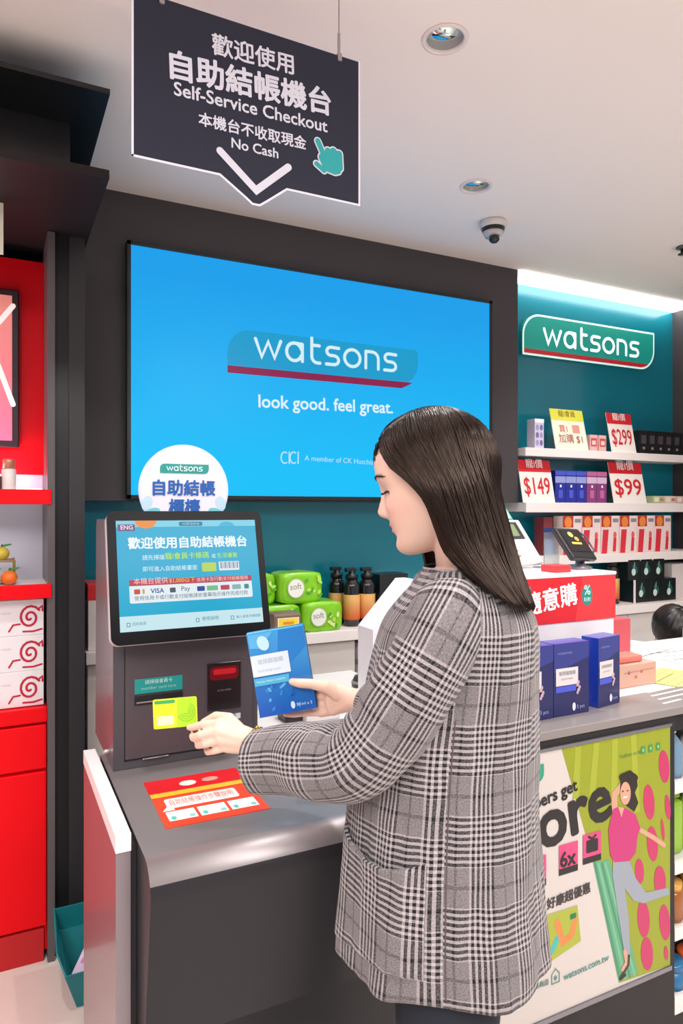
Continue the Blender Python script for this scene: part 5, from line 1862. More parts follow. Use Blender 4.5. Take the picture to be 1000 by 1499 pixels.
def fuse(name, mb, parent, voxel, head, smooth=2):
    """all limbs grown together into one continuous skin"""
    tmp = mb.build(name, parent)
    r = tmp.modifiers.new('fuse', 'REMESH')
    r.mode, r.voxel_size = 'VOXEL', voxel
    sm = tmp.modifiers.new('soften', 'SMOOTH')
    sm.factor, sm.iterations = 0.5, smooth
    dg = bpy.context.evaluated_depsgraph_get()
    me = bpy.data.meshes.new_from_object(tmp.evaluated_get(dg))
    tmp.modifiers.clear()
    old = tmp.data
    tmp.data = me
    bpy.data.meshes.remove(old)
    off = wloc(parent)
    col = me.attributes.new('complexion', 'FLOAT_COLOR', 'POINT')
    lip, brow, blush = Vector(lin('#c9746f')), Vector(lin('#4a3630')), Vector(lin('#eeb3a4'))
    for v in me.vertices:
        c = TONE.copy()
        x, y, z = head.local(v.co + off)
        if x > .02 and -.125 < z < .11 and abs(y) < .09:
            c = c.lerp(blush, .55 * g(abs(y) - .043, .02) * g(z + .035, .02) + .4 * g(y, .012) * g(z + .036, .012))
            k = g(y / .021, 1) ** 1 * (g(z + .061, .0055) + g(z + .0715, .0055))
            if x > .06:
                c = c.lerp(lip, min(1, k * 1.1))
            bz = .0195 + .006 * (1 - ((abs(y) - .030) / .02) ** 2) * .5
            if .010 < abs(y) < .052:
                c = c.lerp(brow, .85 * g(z - bz, .0035))
                if .018 < abs(y) < .047:
                    c = c.lerp(Vector((.015, .01, .01)), .9 * g(z + .006 + .004 * ((abs(y) - .032) / .014) ** 2, .0026))
        else:
            n = noise.noise((v.co + off) * 60)
            c = c.lerp(blush, max(0, n) * .25)
        col.data[v.index].color = (*c, 1)
    me.materials.clear()
    me.materials.append(SKIN)
    me.polygons.foreach_set('use_smooth', [True] * len(me.polygons))
    me.polygons.foreach_set('material_index', [0] * len(me.polygons))
    return tmp


def woman():
    r0, t0 = 0.1663, 1.17
    base = RT(r0, t0, 0)
    f, l = Vector((-.8, .6, 0)), Vector((-.6, -.8, 0))

    def B(fv, lv, z):
        return base + f * fv + l * lv + Vector((0, 0, z))
    T = thing('person', 'woman with long dark hair in a grey checked coat, holding out card and blue box', 'person', (base.x, base.y, 0))
    hd = Head(RT(.156, 1.17, 1.532), (-.69, .724, 0), math.radians(13))
    hd.c += hd.f * 0.006
    SK = SKIN
    m = MB()
    head_mesh(m, SK, hd.P)
    tb = lambda pts, rad, n=14: m.tube(pts, rad, SK, n)
    # neck and trunk
    tb([hd.P(-.020, 0, -.05), hd.P(-.030, 0, -.10), B(-.045, 0, 1.385), B(-.05, 0, 1.34)], [.048, .049, .052, .06], 20)
    tb([B(-.045, 0, 1.32), B(-.03, 0, 1.2), B(-.01, 0, 1.08), B(0, 0, .95), B(0, 0, .86)], [.085, .10, .09, .105, .10], 20)
    tb([B(-.04, -.10, 1.315), B(-.045, 0, 1.335), B(-.04, .10, 1.315)], [.040, .050, .040])
    # legs
    for sd in (-1, 1):
        tb([B(0, sd * .055, .86), B(-.012, sd * .066, .70), B(-.005, sd * .078, .46), B(-.02, sd * .078, .28), B(-.03, sd * .078, .09)], [.088, .075, .05, .046, .033])
        tb([B(-.04, sd * .08, .06), B(.03, sd * .083, .05), B(.12, sd * .088, .032)], [.033, .032, .024])
    # left arm, reaching forward with the card
    Ls, Le, Lw = RT(.145, 1.050, 1.300), RT(.028, 1.062, 1.098), PT(374, 1086, 1.205)
    tb([Ls, (Ls + Le) / 2, Le, Le.lerp(Lw, .5) - Vector((0, 0, .008)), Lw], [.042, .038, .034, .028, .022])
    W1 = PT(374, 1086, 1.205)
    wr = PT(358, 1082, 1.213)
    kn = [PT(322, 1058, 1.238), PT(319, 1070, 1.226), PT(323, 1083, 1.222), PT(332, 1094, 1.222)]
    # palm: blade of overlapping rays
    for k, p in enumerate(kn):
        tb([W1, wr + (p - PT(322, 1072, 1.226)) * 0.45, p], [.019, .0155, .0098])
    tb([kn[0], kn[1], kn[2], kn[3]], [.0098, .0100, .0096, .0085])
    tb([wr.lerp(kn[0], .5), wr.lerp(kn[3], .55)], [.013, .012])
    fing = [[kn[0], PT(298, 1061, 1.248), PT(285, 1064, 1.262), PT(277, 1065, 1.270)],
            [kn[1], PT(294, 1076, 1.234), PT(283, 1080, 1.254), PT(281, 1077, 1.268)],
            [kn[2], PT(301, 1089, 1.230), PT(290, 1091, 1.252), PT(290, 1085, 1.268)],
            [kn[3], PT(315, 1099, 1.230), PT(304, 1101, 1.248), PT(301, 1095, 1.262)]]
    for k, p in enumerate(fing):
        r = (.0078, .0079, .0075, .0066)[k]
        tb(p, [r * 1.08, r, r * .92, r * .72], 12)
    tb([wr.lerp(kn[0], .25) + Vector((0, .006, .008)), PT(335, 1052, 1.255), PT(316, 1049, 1.275), PT(298, 1058, 1.284)], [.014, .0112, .0095, .0075], 12)
    # right arm, holding the blue box
    Rs, Re, Rw = B(-.03, -.15, 1.325), RT(.222, 1.335, 1.085), PT(520, 1024, 1.428)
    tb([Rs, (Rs + Re) / 2, Re, Re.lerp(Rw, .5), Rw], [.042, .038, .034, .030, .023])
    rw = PT(512, 1022, 1.432)
    rk = [PT(468, 1005, 1.474), PT(464, 1018, 1.482), PT(465, 1031, 1.483), PT(470, 1043, 1.478)]
    for k, p in enumerate(rk):
        tb([Rw, PT(498, 1012 + k * 7, 1.443 + .003 * k), p], [.021, .017, .0105])
    tb([PT(488, 1012, 1.450), PT(486, 1026, 1.456), PT(488, 1038, 1.456)], [.016, .0165, .014])
    ft = [[rk[0], PT(440, 1000, 1.497), PT(420, 1000, 1.499), PT(407, 1003, 1.497)],
          [rk[1], PT(434, 1014, 1.500), PT(412, 1016, 1.501), PT(398, 1018, 1.498)],
          [rk[2], PT(436, 1029, 1.500), PT(415, 1032, 1.501), PT(402, 1034, 1.498)],
          [rk[3], PT(446, 1044, 1.497), PT(430, 1046, 1.498), PT(418, 1046, 1.497)]]
    for k, p in enumerate(ft):
        r = (.0086, .0088, .0084, .0074)[k]
        tb(p, [r * 1.08, r, r * .94, r * .74], 12)
    tb([PT(496, 1016, 1.440), PT(478, 1005, 1.438), PT(455, 1001, 1.444), PT(438, 1000, 1.4495), PT(428, 998, 1.4505)], [.0165, .0135, .0105, .0098, .0078], 14)
    body = fuse('body', m, T, .0023, hd, 3)
    # brows and lashes
    def fx(y, z):
        f_, b_, w_ = interp(HEADT, z)
        xc, rr = (f_ + b_) / 2, (f_ - b_) / 2
        ex = 2 / 2.25
        s_ = min(.999, (abs(y) / w_) ** (1 / ex))
        c_ = math.sqrt(1 - s_ * s_)
        return xc + rr * c_ ** ex + head_features(abs(y), abs(y), z) * min(1, c_ * 2.2) if False else xc + rr * c_ ** ex + head_features(0, y, z) * min(1, c_ * 2.2)
    DKH = mat('#1d1412', 0.6)
    mb_, me_ = MB(), MB()
    for sd in (-1, 1):
        for i in range(26):
            t = i / 25
            y0 = sd * (.014 + .036 * t)
            z0 = .0165 + .006 * math.sin(math.pi * min(1, t * .8 + .1))
            y1, z1 = y0 + sd * .0065, z0 + .0035 - .005 * t
            mb_.tube([hd.P(fx(y0, z0) + .0006, y0, z0), hd.P(fx((y0 + y1) / 2, (z0 + z1) / 2) + .0014, (y0 + y1) / 2, (z0 + z1) / 2), hd.P(fx(y1, z1) + .0008, y1, z1)], [.0009, .0009, .0004], DKH, 5, cap=False)
        lid = []
        for i in range(14):
            t = i / 13
            y0 = sd * (.0185 + .027 * t)
            z0 = -.0075 + .0022 * math.sin(math.pi * t)
            lid.append(hd.P(fx(y0, z0) + .0006, y0, z0))
        me_.tube(lid, .0009, DKH, 6)
        for i in range(1, 14):
            p_ = lid[i]
            me_.tube([p_, p_ + hd.f * .004 - hd.u * .002 + hd.l * (sd * .0006 * i * .35), p_ + hd.f * .0075 - hd.u * .0012 + hd.l * (sd * .0010 * i * .35)], [.0005, .0004, .0002], DKH, 5, cap=False)
    mb_.build('eyebrows', T)
    me_.build('eyelashes', T)
    # ---------------------------------------------------------------- coat
    PLAID = plaid_mat()
    CO = [(.755, .000, .172, .160), (.85, .000, .164, .163), (.95, -.002, .157, .160), (1.05, -.006, .150, .156), (1.15, -.014, .143, .156), (1.22, -.022, .137, .160),
          (1.28, -.028, .129, .166), (1.305, -.032, .121, .166), (1.332, -.036, .104, .150), (1.354, -.038, .086, .118), (1.372, -.038, .072, .088), (1.385, -.038, .066, .072)]

    def coat(th, z, off=0.0):
        f0, a, b = interp(CO, z)
        c, s = math.cos(th), math.sin(th)
        e = 2 / 2.35
        cf, cs = math.copysign(abs(c) ** e, c), math.copysign(abs(s) ** e, s)
        low = max(0, min(1, (1.18 - z) / .42))
        fold = low * .0075 * math.sin(th * 7 + 1.3 * math.sin(z * 5)) * (0.6 + .4 * math.sin(th * 2 + 1))
        fold += .006 * noise.noise(Vector((cf * 3, cs * 3, z * 4.5))) + .0035 * noise.noise(Vector((cf * 8, cs * 8, z * 12)))
        dr = 1 + (fold + off) / .15
        zz = z
        if z < .80:                                                # the hem is not quite level
            zz = z + (.80 - z) / .045 * (.006 * math.sin(th * 2 + .8) + .004 * math.sin(5 * th))
        return B(f0 + a * cf * dr, b * cs * dr, zz)
    NZ, NT = 90, 176
    R0 = .163

    def add_grid(mb, pts, uvs, n, closed, mt):
        b = len(mb.V)
        rows = len(pts) // n
        if mb.UV is None:
            mb.UV = []
        mb.V += [tuple(p) for p in pts]
        mi = mb.mi(mt)
        for i in range(rows - 1):
            for k in range(n if closed else n - 1):
                q4 = (i * n + k, i * n + (k + 1) % n, (i + 1) * n + (k + 1) % n, (i + 1) * n + k)
                mb.F.append(tuple(b + x for x in q4))
                mb.M.append(mi)
                mb.S.append(True)
                u = [list(uvs[x]) for x in q4]
                if closed and k == n - 1:
                    u[1][0] += closed
                    u[2][0] += closed
                mb.UV.append([tuple(x) for x in u])
    SHIFT = math.radians(93)
    circ = 13 * .079

    def uvof(th, z):
        return (th / (2 * math.pi) * circ, z)
    m = MB()
    pts, uvs = [], []
    zs = [.755 + (1.385 - .755) * i / (NZ - 1) for i in range(NZ)]
    thick = .007
    rows = [(z, 0.0) for z in reversed(zs)] + [(.757, -thick)] + [(z, -thick - .001) for z in zs if z < 1.0]
    for z, off in rows:
        for k in range(NT):
            th = 2 * math.pi * k / NT
            pts.append(coat(th, z, off))
            uvs.append(uvof(th, z + (-.02 if off < 0 else 0)))
    add_grid(m, pts, uvs, NT, circ, PLAID)
    # seam on the left side: the cloth behind it is cut a little higher
    for i, fc in enumerate(m.F):
        k = fc[0] % NT
        if SHIFT < 2 * math.pi * (k + .5) / NT < math.radians(272):
            m.UV[i] = [(a + .021, b2 - .035) for a, b2 in m.UV[i]]
    ct = m.build('coat', T)
    # collar
    m = MB()
    pts, uvs = [], []
    cc = [(1.362, .001), (1.388, .003), (1.398, .008), (1.393, .014), (1.372, .018), (1.348, .020), (1.346, .014)]
    for z, off in cc:
        for k in range(64):
            th = 2 * math.pi * k / 64
            f0, a, b = interp(CO, min(z + .0, 1.385))
            zz = z - .012 * (1 + math.cos(th)) * (1 if z > 1.36 else 1.6)
            pts.append(B(f0 + (a + off) * math.cos(th) * 1.0, (b + off) * math.sin(th), zz))
            uvs.append((th * .066 + .013, z * 1.3 + .02))
    add_grid(m, pts, uvs, 64, 2 * math.pi * .066, PLAID)
    m.build('collar', ct)
    # seam line and pockets
    m = MB()
    m.tube([coat(SHIFT, .765 + i * .011, .0005) for i in range(38)], .0011, mat('#5a5052', 0.9), 6, cap=False)
    m.build('side_seam', ct)
    for (a0, a1, nm) in ((22, 86, 'pocket'), (-86, -22, 'pocket')):
        m = MB()
        pts, uvs = [], []
        n = 30

        def top(t):
            return .975 - .020 * math.sin(math.pi * t) * 1.0 - (.014 * t if a0 > 0 else .014 * (1 - t))
        for j in range(24):
            for k in range(n):
                t = k / (n - 1)
                th = math.radians(a0 + (a1 - a0) * t)
                zb, ztp = .795, top(t)
                z = ztp + (zb - ztp) * max(0, min(1, (j - 1) / 22))
                edge = min(1, 12 * t, 12 * (1 - t))
                off = .002 + .0065 * edge * (1 if j < 23 else 0) + (.006 * math.sin(math.pi * t) * max(0, 1 - j / 6))
                if j == 0:
                    off -= .006
                pts.append(coat(th, z, off))
                uvs.append((th / (2 * math.pi) * circ + .017, z + .041 + (0.03 * t)))
        add_grid(m, pts, uvs, n, 0, PLAID)
        m.build(nm, ct)

    # sleeves
    def sleeve(path, rad, seed, name):
        m = MB()
        C = catmull(path, 64)
        N = 48
        tang = [(C[min(i + 1, 63)] - C[max(i - 1, 0)]).normalized() for i in range(64)]
        nrm = Vector((0, 0, 1))
        pts, uvs = [], []
        acc = 0.0
        rings = []
        for i in range(64):
            if i:
                acc += (C[i] - C[i - 1]).length
            nrm = (nrm - tang[i] * nrm.dot(tang[i])).normalized()
            bi = tang[i].cross(nrm)
            t = i / 63
            r = interp(rad, t)[0]
            rings.append((C[i], nrm.copy(), bi, r, acc, t))
        tail = [(rings[-1], 1.0), (rings[-1], .9), (rings[-4], .86), (rings[-10], .78)]
        for rg, kf in [(x, 1.0) for x in rings] + tail[1:]:
            c, n_, b_, r, ac, t = rg
            for k in range(N):
                a = 2 * math.pi * k / N
                w = math.exp(-((t - .55) / .17) ** 2)
                wr_ = w * .0055 * math.sin(ac * 120 + 2.2 * math.sin(a + seed) + seed) * (0.5 + .5 * math.cos(a - 2.2))
                wr_ += .005 * noise.noise(Vector((math.cos(a) * 1.5 + seed, math.sin(a) * 1.5, ac * 14)))
                rr = (r + wr_) * kf
                pts.append(c + n_ * math.cos(a) * rr * 1.04 + b_ * math.sin(a) * rr * .96)
                uvs.append((a / (2 * math.pi) * .395 + .02 * seed, ac + .03 * seed))
        add_grid(m, pts, uvs, N, .395, PLAID)
        return m.build(name, ct)
    sleeve([RT(.178, 1.085, 1.330), RT(.155, 1.042, 1.298), RT(.100, 1.032, 1.205), RT(.036, 1.052, 1.108), RT(-.020, 1.100, 1.078), PT(440, 1112, 1.150), PT(383, 1114, 1.196)],
           [(0, .046), (.12, .062), (.35, .062), (.55, .059), (.75, .063), (1, .056)], 1.0, 'sleeve')
    sleeve([B(-.03, -.12, 1.325), B(-.03, -.155, 1.295), RT(.225, 1.34, 1.20), RT(.220, 1.338, 1.10), RT(.15, 1.36, 1.07), PT(532, 1026, 1.425)],
           [(0, .050), (.12, .060), (.4, .060), (.6, .056), (1, .040)], 2.0, 'sleeve')
    # ---------------------------------------------------------------- trousers and shoes
    DEN = mat('#121826', 0.8, vary=0.25, scale=160)
    m = MB()
    for sd in (-1, 1):
        m.tube([B(-.012, sd * .060, .84), B(-.014, sd * .066, .72), B(-.006, sd * .079, .46), B(-.02, sd * .079, .28), B(-.03, sd * .079, .085)], [.082, .084, .066, .060, .050], DEN, 24)
    m.build('jeans', T)
    for sd in (-1, 1):
        m = MB()
        m.tube([B(-.055, sd * .08, .052), B(.0, sd * .083, .055), B(.07, sd * .088, .045), B(.13, sd * .092, .036)], [.044, .043, .042, .034], mat('#232126', 0.4), 18)
        m.box(-.095, .165, -.04, .04, 0.0, .016, mat('#d8d4d0', 0.5), 0.006, Frame(B(0, sd * .086, 0.0), f, l))
        m.build('shoe', T)
    # bracelet on the left wrist
    br = PT(372, 1087, 1.207)
    ax = (W1 - wr).normalized()
    e1 = Vector((0, 0, 1)) - ax * ax.z
    e1.normalize()
    e2 = ax.cross(e1)
    GOLD = mat('#d9a740', 0.22, metal=1.0)
    m = MB()
    for dk, rr in ((0, .0262), (.006, .0272)):
        cpt = br + ax * dk - e1 * .001
        ring = [cpt + e1 * math.cos(a) * rr + e2 * math.sin(a) * rr * .9 for a in (2 * math.pi * i / 28 for i in range(29))]
        m.tube(ring, .0019, GOLD, 8, cap=False)
    for i in range(9):
        a = 2 * math.pi * i / 9
        m.ball(br + ax * .003 + e1 * math.cos(a) * .0272 + e2 * math.sin(a) * .0245, .0034, GOLD, 8, 6)
    m.build('bracelet', T)

    # ---------------------------------------------------------------- hair
    def hairmat():
        mm = mat('#1c1210', 0.34, spec=0.4)
        mm = mm.copy()
        b = mm.node_tree.nodes['Principled BSDF']
        b.inputs['Anisotropic'].default_value = 0.6
        b.inputs['Base Color'].default_value = (*lin('#120a08'), 1)
        b.inputs['Specular Tint'].default_value = (1.0, .74, .62, 1)
        return mm
    HM = hairmat()
    G = [
        [(566, 640, 1.165), (557, 657, 1.135), (570, 682, 1.105), (600, 708, 1.088), (622, 735, 1.082), (636, 772, 1.085), (652, 812, 1.085), (690, 850, 1.06)],
        [(580, 632, 1.160), (574, 656, 1.12), (602, 693, 1.085), (628, 728, 1.075), (641, 765, 1.075), (660, 806, 1.07), (712, 865, 1.03)],
        [(600, 620, 1.160), (604, 652, 1.108), (634, 700, 1.072), (652, 745, 1.065), (668, 795, 1.058), (700, 838, 1.04), (742, 882, 1.01)],
        [(625, 610, 1.165), (640, 640, 1.100), (666, 695, 1.066), (684, 750, 1.058), (702, 805, 1.048), (730, 850, 1.03), (762, 892, 1.005)],
        [(648, 604, 1.165), (676, 632, 1.110), (700, 685, 1.080), (716, 740, 1.072), (733, 800, 1.06), (754, 850, 1.045), (777, 896, 1.02)],
        [(660, 603, 1.170), (694, 627, 1.140), (718, 675, 1.120), (733, 735, 1.115), (750, 795, 1.105), (766, 845, 1.085), (782, 890, 1.06)],
        [(662, 604, 1.180), (694, 628, 1.180), (717, 678, 1.175), (731, 740, 1.170), (747, 800, 1.165), (762, 845, 1.145), (778, 884, 1.125)],
        [(650, 605, 1.190), (680, 628, 1.215), (700, 680, 1.235), (712, 740, 1.235), (722, 790, 1.230), (735, 840, 1.220), (745, 870, 1.200)],
        [(625, 612, 1.185), (640, 636, 1.240), (655, 690, 1.262), (664, 745, 1.262), (672, 790, 1.262), (680, 830, 1.262), (690, 862, 1.250)],
        [(600, 622, 1.180), (598, 650, 1.235), (606, 695, 1.265), (620, 740, 1.270), (630, 785, 1.272), (636, 825, 1.275), (640, 862, 1.285)],
        [(582, 632, 1.172), (568, 655, 1.205), (572, 690, 1.240), (590, 735, 1.262), (610, 780, 1.270), (622, 825, 1.275), (627, 866, 1.290)],
    ]
    SEG = 40
    GC = [catmull([PT(*p) for p in gd], SEG) for gd in G]
    off = Vector(wloc(T))

    def lift(p, s, extra=0.0):
        """keep hair outside the skull"""
        x, y, z = hd.local(p)
        ex, ey, ez = .111 + extra, .089 + extra, .105 + extra
        cx, cz = -.006, .014
        if z > -.03:
            d = math.sqrt(((x - cx) / ex) ** 2 + (y / ey) ** 2 + ((z - cz) / ez) ** 2)
            if 1e-6 < d < 1:
                return hd.P(cx + (x - cx) / d, y / d, cz + (z - cz) / d)
        elif z > -.10:
            d = math.sqrt(((x + .012) / .075) ** 2 + (y / .072) ** 2)
            if 1e-6 < d < 1 and x < .03:
                return hd.P(-.012 + (x + .012) / d, y / d, z)
        return p
    NC = 240

    def strand(v, s):
        """v across the guides 0..1, s root to tip 0..1"""
        k = v * (len(G) - 1)
        i = min(int(k), len(G) - 2)
        fr_ = k - i
        j = s * (SEG - 1)
        jj = min(int(j), SEG - 2)
        fj = j - jj

        def gp(a):
            a = max(0, min(len(G) - 1, a))
            return GC[a][jj].lerp(GC[a][jj + 1], fj)
        p0, p1, p2, p3 = gp(i - 1), gp(i), gp(i + 1), gp(i + 2)
        t = fr_
        return 0.5 * ((2 * p1) + (p2 - p0) * t + (2 * p0 - 5 * p1 + 4 * p2 - p3) * t * t + (3 * p1 - p0 - 3 * p2 + p3) * t ** 3)
    m = MB()
    rnd = random.Random(3)
    jit = [rnd.uniform(-1, 1) for _ in range(NC)]
    outer, inner = [], []
    cen = hd.P(-.02, 0, 0)
    for j in range(SEG):
        s = j / (SEG - 1)
        for i in range(NC):
            v = i / (NC - 1)
            ln = 1 - .025 * (0.5 + 0.5 * jit[i])
            p = strand(v, s * ln)
            p = lift(p, s)
            ax_ = Vector((cen.x, cen.y, p.z)) if p.z < cen.z else cen
            nrm = (p - ax_).normalized()
            gsz = .0016 * math.sin(i * 1.9 + 2 * math.sin(i * .37)) + .0028 * noise.noise(Vector((i * .09, s * 1.2, 3.3)))
            outer.append(p + nrm * gsz * min(1, s * 4 + .25))
            inner.append(p - nrm * (.004 + .010 * s * (1 - .6 * s)))
    nb = NC
    fs = []
    for j in range(SEG - 1):
        for i in range(NC - 1):
            fs.append((j * nb + i, j * nb + i + 1, (j + 1) * nb + i + 1, (j + 1) * nb + i))
    o2 = SEG * NC
    fs2 = [tuple(o2 + x for x in reversed(q4)) for q4 in fs]
    rim = []
    for j in range(SEG - 1):
        for i in (0, NC - 1):
            rim.append((j * nb + i, (j + 1) * nb + i, o2 + (j + 1) * nb + i, o2 + j * nb + i))
    for i in range(NC - 1):
        for j in (0, SEG - 1):
            rim.append((j * nb + i, j * nb + i + 1, o2 + j * nb + i + 1, o2 + j * nb + i))
    m.add(outer + inner, fs + fs2 + rim, HM, True)
    # loose strands over the surface
    for q_ in range(620):
        v = rnd.random()
        s0 = rnd.choice([0.0, 0.0, rnd.uniform(0, .4)])
        s1 = min(1.0, rnd.uniform(.75, 1.03))
        v2 = min(1, max(0, v + rnd.uniform(-.025, .025)))
        ptsS = []
        for a in range(16):
            t = a / 15
            s = s0 + (min(s1, 1) - s0) * t
            p = lift(strand(v + (v2 - v) * t, s), s)
            ax_ = Vector((cen.x, cen.y, p.z)) if p.z < cen.z else cen
            ptsS.append(p + (p - ax_).normalized() * (.0012 + .0022 * rnd.random() * math.sin(math.pi * t)))
        m.tube(ptsS, [.0007 + .0006 * math.sin(math.pi * min(1, .1 + t / 15 * .85)) for t in range(16)], HM, 5, cap=False)
    # fringe wisps before the forehead
    for q_ in range(46):
        a = rnd.random()
        p0 = PT(566 + 10 * a, 640 - 6 * a, 1.165)
        p1 = PT(552 + rnd.uniform(-3, 5), 655 + rnd.uniform(-5, 5), 1.165 + rnd.uniform(-.02, .03))
        p2 = PT(549 + rnd.uniform(-2, 8), 672 + rnd.uniform(-4, 8), 1.175 + rnd.uniform(-.02, .03))
        p3 = PT(553 + rnd.uniform(-2, 6), 690 + rnd.uniform(-8, 10), 1.18 + rnd.uniform(-.02, .02))
        m.tube(catmull([p0, p1, p2, p3], 10), [.0008] * 9 + [.0003], HM, 5, cap=False)
    # cap closing the parting
    m.add([lift(hd.P(-.006 + .108 * math.sin(th) * math.cos(a), .0865 * math.sin(th) * math.sin(a), .014 + .1025 * math.cos(th)), 0, -.001) for th in [i * .16 for i in range(9)] for a in [2 * math.pi * k / 40 for k in range(40)]],
          [(i * 40 + k, i * 40 + (k + 1) % 40, (i + 1) * 40 + (k + 1) % 40, (i + 1) * 40 + k) for i in range(8) for k in range(40)
           if not (i > 4 and math.cos(2 * math.pi * (k + .5) / 40) > .30 + .12 * (i < 6))], HM, True)
    m.build('hair', T)
    # ---------------------------------------------------------------- what she holds
    tl, tr_, br_, bl = PT(359, 928, 1.462), PT(442, 914, 1.466), PT(465.5, 1036, 1.460), PT(380.5, 1051.5, 1.456)
    ex = ((tr_ - tl) + (br_ - bl)) / 2
    ey = ((tl - bl) + (tr_ - br_)) / 2
    wd, hg = ex.length, ey.length
    ex.normalize()
    ey = (ey - ex * ey.dot(ex)).normalized()
    bf = Frame(bl, ex, ey)
    t = thing('mask_box', 'bright blue box with white label held up by the woman in plaid coat', 'box', bf.p(wd / 2, 0, -.01))
    BLU = gmat('#0f56b8', '#3f9ee0', 2, 0.0, hg * .95, rough=0.22, coat=0.5)
    MB().box(0, wd, 0, hg, -.022, 0, BLU, 0.001, bf).box(wd, wd + .0005, .001, hg - .001, -.0215, -.0005, mat('#232a4a', 0.3), 0, bf).build('box', t)
    m = MB()
    m.flat([(wd * .42, hg * .45), (wd * .98, hg * .75), (wd * .98, hg * .98), (wd * .55, hg * .98)], mat('#1f7fd0', 0.22, coat=0.5), bf, 1)
    m.flat([(wd * .02, hg * .98), (wd * .45, hg * .98), (wd * .2, hg * .8), (wd * .02, hg * .82)], mat('#5db4ea', 0.22, coat=0.5), bf, 1)
    m.flat(ell(wd * .26, hg * .86, .012, .016, 16, .3), mat('#bfe6f6', 0.3), bf, 2)
    m.flat([(0.001, hg * .48), (wd * .66, hg * .48), (wd * .66, hg * .73), (0.001, hg * .73)], mat('#dce9f4', 0.35), bf, 3)
    m.flat([(0.001, hg * .37), (wd * .60, hg * .37), (wd * .62, hg * .46), (0.001, hg * .46)], mat('#4fb2dc', 0.3), bf, 3)
    m.flat(ell(wd * .60, hg * .09, .0045, .008, 10), mat('#cfe6f8', 0.3), bf, 3)
    for i in range(14):
        m.flat(ell(wd * rnd.uniform(.05, .9), hg * rnd.uniform(.05, .35), .004 + .006 * rnd.random(), .003, 8, rnd.random() * 3), mat(rnd.choice(['#2f86d8', '#1a62c0', '#59aee6']), 0.25, coat=0.5), bf, 2)
    m.build('printed_front', t)
    m = MB()
    m.text('玻尿酸面膜', (wd * .12, hg * .62), (wd * .56, hg * .62), mat('#a9b8cc'), bf, 0.0, 4)
    m.text('hydrating mask', (wd * .1, hg * .53), (wd * .5, hg * .53), mat('#b4c4d8'), bf, 0.0, 4)
    m.text('FACIAL MASK 5 SHEETS', (wd * .05, hg * .405), (wd * .54, hg * .405), mat('#d8f0fa'), bf, 0.0, 4)
    m.text('30 ml x 5', (wd * .66, hg * .07), (wd * .93, hg * .07), mat('#cfe6f8'), bf, 0.0, 4)
    m.build('lettering', t)
    # membership card
    a, b, c = PT(225, 1068, 1.262), PT(289.5, 1062, 1.276), PT(219.5, 1025, 1.264)
    ex = (b - a)
    wd = ex.length
    ex.normalize()
    ey = (c - a)
    ey = (ey - ex * ey.dot(ex))
    hg = ey.length
    ey.normalize()
    cf = Frame(a, ex, ey)
    t = thing('member_card', 'yellow-green membership card held between her left thumb and fingers', 'card', cf.p(wd / 2, 0, 0))
    MB().prism(rrect(0, 0, wd, hg, .003, 4), -.0009, 0, mat('#d3e22a', 0.3, coat=0.3), cf).build('card', t)
    m = MB()
    m.EPS = .00025
    m.flat([(wd * .52, 0.001), (wd - .002, .001), (wd - .002, hg - .001), (wd * .56, hg - .001)], mat('#a9d62c', 0.3), cf, 1)
    m.flat(rrect(wd * .08, hg * .12, wd * .46, hg * .42, .002, 3), mat('#dfe6b8', 0.4), cf, 2)
    m.flat(rrect(wd * .04, hg * .84, wd * .5, hg * .95, .002, 3), mat('#3fa05a', 0.4), cf, 2)
    for i in range(4):
        m.stroke(arc(wd * .75, hg * .5, wd * (.06 + .045 * i), hg * (.08 + .08 * i), 200, 420, 10), .0011, mat('#79b81f', 0.4), cf, 2, 5)
    m.build('artwork', t)


woman()


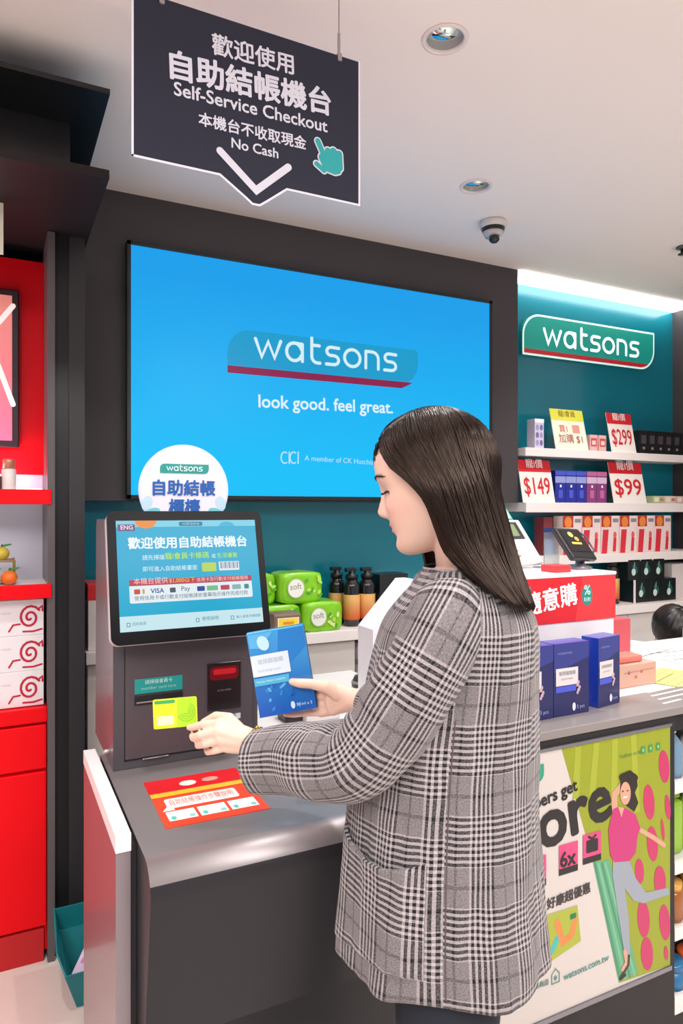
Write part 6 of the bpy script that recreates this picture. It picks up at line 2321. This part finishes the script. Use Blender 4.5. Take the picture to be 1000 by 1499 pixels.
# ------------------------------------------------------------------ crouching member of staff behind the worktop
def staff():
    hc = RT((987 - 500) / FPX * 3.32, 3.32, 0.902)
    T = thing('person', 'crouching person behind the white worktop, only the black hair showing', 'person', (hc.x, hc.y, 0))
    f = Vector((-.35, -.94, 0)).normalized()
    l = Vector((0, 0, 1)).cross(f)
    b0 = Vector((hc.x, hc.y, 0)) - f * .10

    def B(fv, lv, z):
        return b0 + f * fv + l * lv + Vector((0, 0, z))
    hd = Head(hc, f, math.radians(28))
    m = MB()
    head_mesh(m, SKIN, hd.P)
    tb = lambda p, r, n=14: m.tube(p, r, SKIN, n)
    tb([hd.P(-.02, 0, -.05), hd.P(-.035, 0, -.10), B(.01, 0, .70)], [.048, .05, .06])
    tb([B(.0, 0, .66), B(-.05, 0, .52), B(-.07, 0, .36), B(-.06, 0, .26)], [.10, .12, .11, .12], 18)
    tb([B(.0, -.15, .66), B(0, 0, .68), B(.0, .15, .66)], [.045, .055, .045])
    for sd in (-1, 1):
        tb([B(-.03, sd * .09, .25), B(.20, sd * .11, .40), B(.24, sd * .11, .38), B(.10, sd * .1, .10), B(.08, sd * .1, .07)], [.085, .06, .055, .045, .036])
        tb([B(.06, sd * .1, .05), B(.14, sd * .105, .04), B(.24, sd * .11, .03)], [.034, .032, .025])
        tb([B(0, sd * .17, .65), B(.06, sd * .20, .50), B(.10, sd * .2, .44), B(.22, sd * .12, .49), B(.26, sd * .09, .50)], [.042, .038, .034, .028, .022])
        for k in range(4):
            tb([B(.26, sd * .09, .50), B(.30, sd * (.075 + .016 * (k - 1.5)), .505), B(.345, sd * (.07 + .018 * (k - 1.5)), .495), B(.36, sd * (.065 + .018 * (k - 1.5)), .475)], [.018, .012, .008, .006], 10)
        tb([B(.27, sd * .08, .50), B(.295, sd * .045, .51), B(.32, sd * .035, .50)], [.013, .010, .007], 10)
    fuse('body', m, T, .006, hd, 2)
    # uniform shirt, trousers, hair
    m = MB()
    SH = mat('#dfe3e8', 0.7)
    m.tube([B(.006, 0, .69), B(-.05, 0, .52), B(-.07, 0, .36), B(-.06, 0, .24)], [.112, .134, .125, .13], SH, 24)
    m.tube([B(.0, -.155, .655), B(0, 0, .672), B(.0, .155, .655)], [.058, .07, .058], SH, 18)
    for sd in (-1, 1):
        m.tube([B(0, sd * .172, .65), B(.03, sd * .19, .575), B(.055, sd * .20, .515)], [.056, .054, .05], SH, 16, cap=False)
    m.build('shirt', T)
    m = MB()
    for sd in (-1, 1):
        m.tube([B(-.04, sd * .09, .245), B(.20, sd * .11, .405), B(.25, sd * .11, .38), B(.10, sd * .1, .12)], [.10, .075, .068, .056], mat('#22242a', 0.8), 18)
    m.build('trousers', T)
    for sd in (-1, 1):
        MB().tube([B(.04, sd * .1, .042), B(.14, sd * .105, .042), B(.25, sd * .11, .036)], [.041, .041, .033], mat('#e6e3e2', 0.5), 16).build('shoe', T)
    m = MB()
    HM = mat('#17100f', 0.36)
    n, L = 64, 30
    vs = []
    rr = random.Random(5)
    for i in range(L):
        th = i / (L - 1) * 2.25
        for k in range(n):
            a = 2 * math.pi * k / n
            fr_ = max(0, math.cos(a))
            tt = th * (1 - .42 * fr_ ** 1.5)
            rad = 1 + .02 * math.sin(k * 2.4) + .02 * noise.noise(Vector((k * .4, i * .1, 1)))
            vs.append(hd.P(-.006 + .113 * rad * math.sin(tt) * math.cos(a), .096 * rad * math.sin(tt) * math.sin(a), .016 + .106 * rad * math.cos(tt)))
    fs = [(i * n + k, i * n + (k + 1) % n, (i + 1) * n + (k + 1) % n, (i + 1) * n + k) for i in range(L - 1) for k in range(n)]
    m.add(vs, fs, HM, True)
    m.build('hair', T)


staff()
bpy.data.objects.remove(_to)
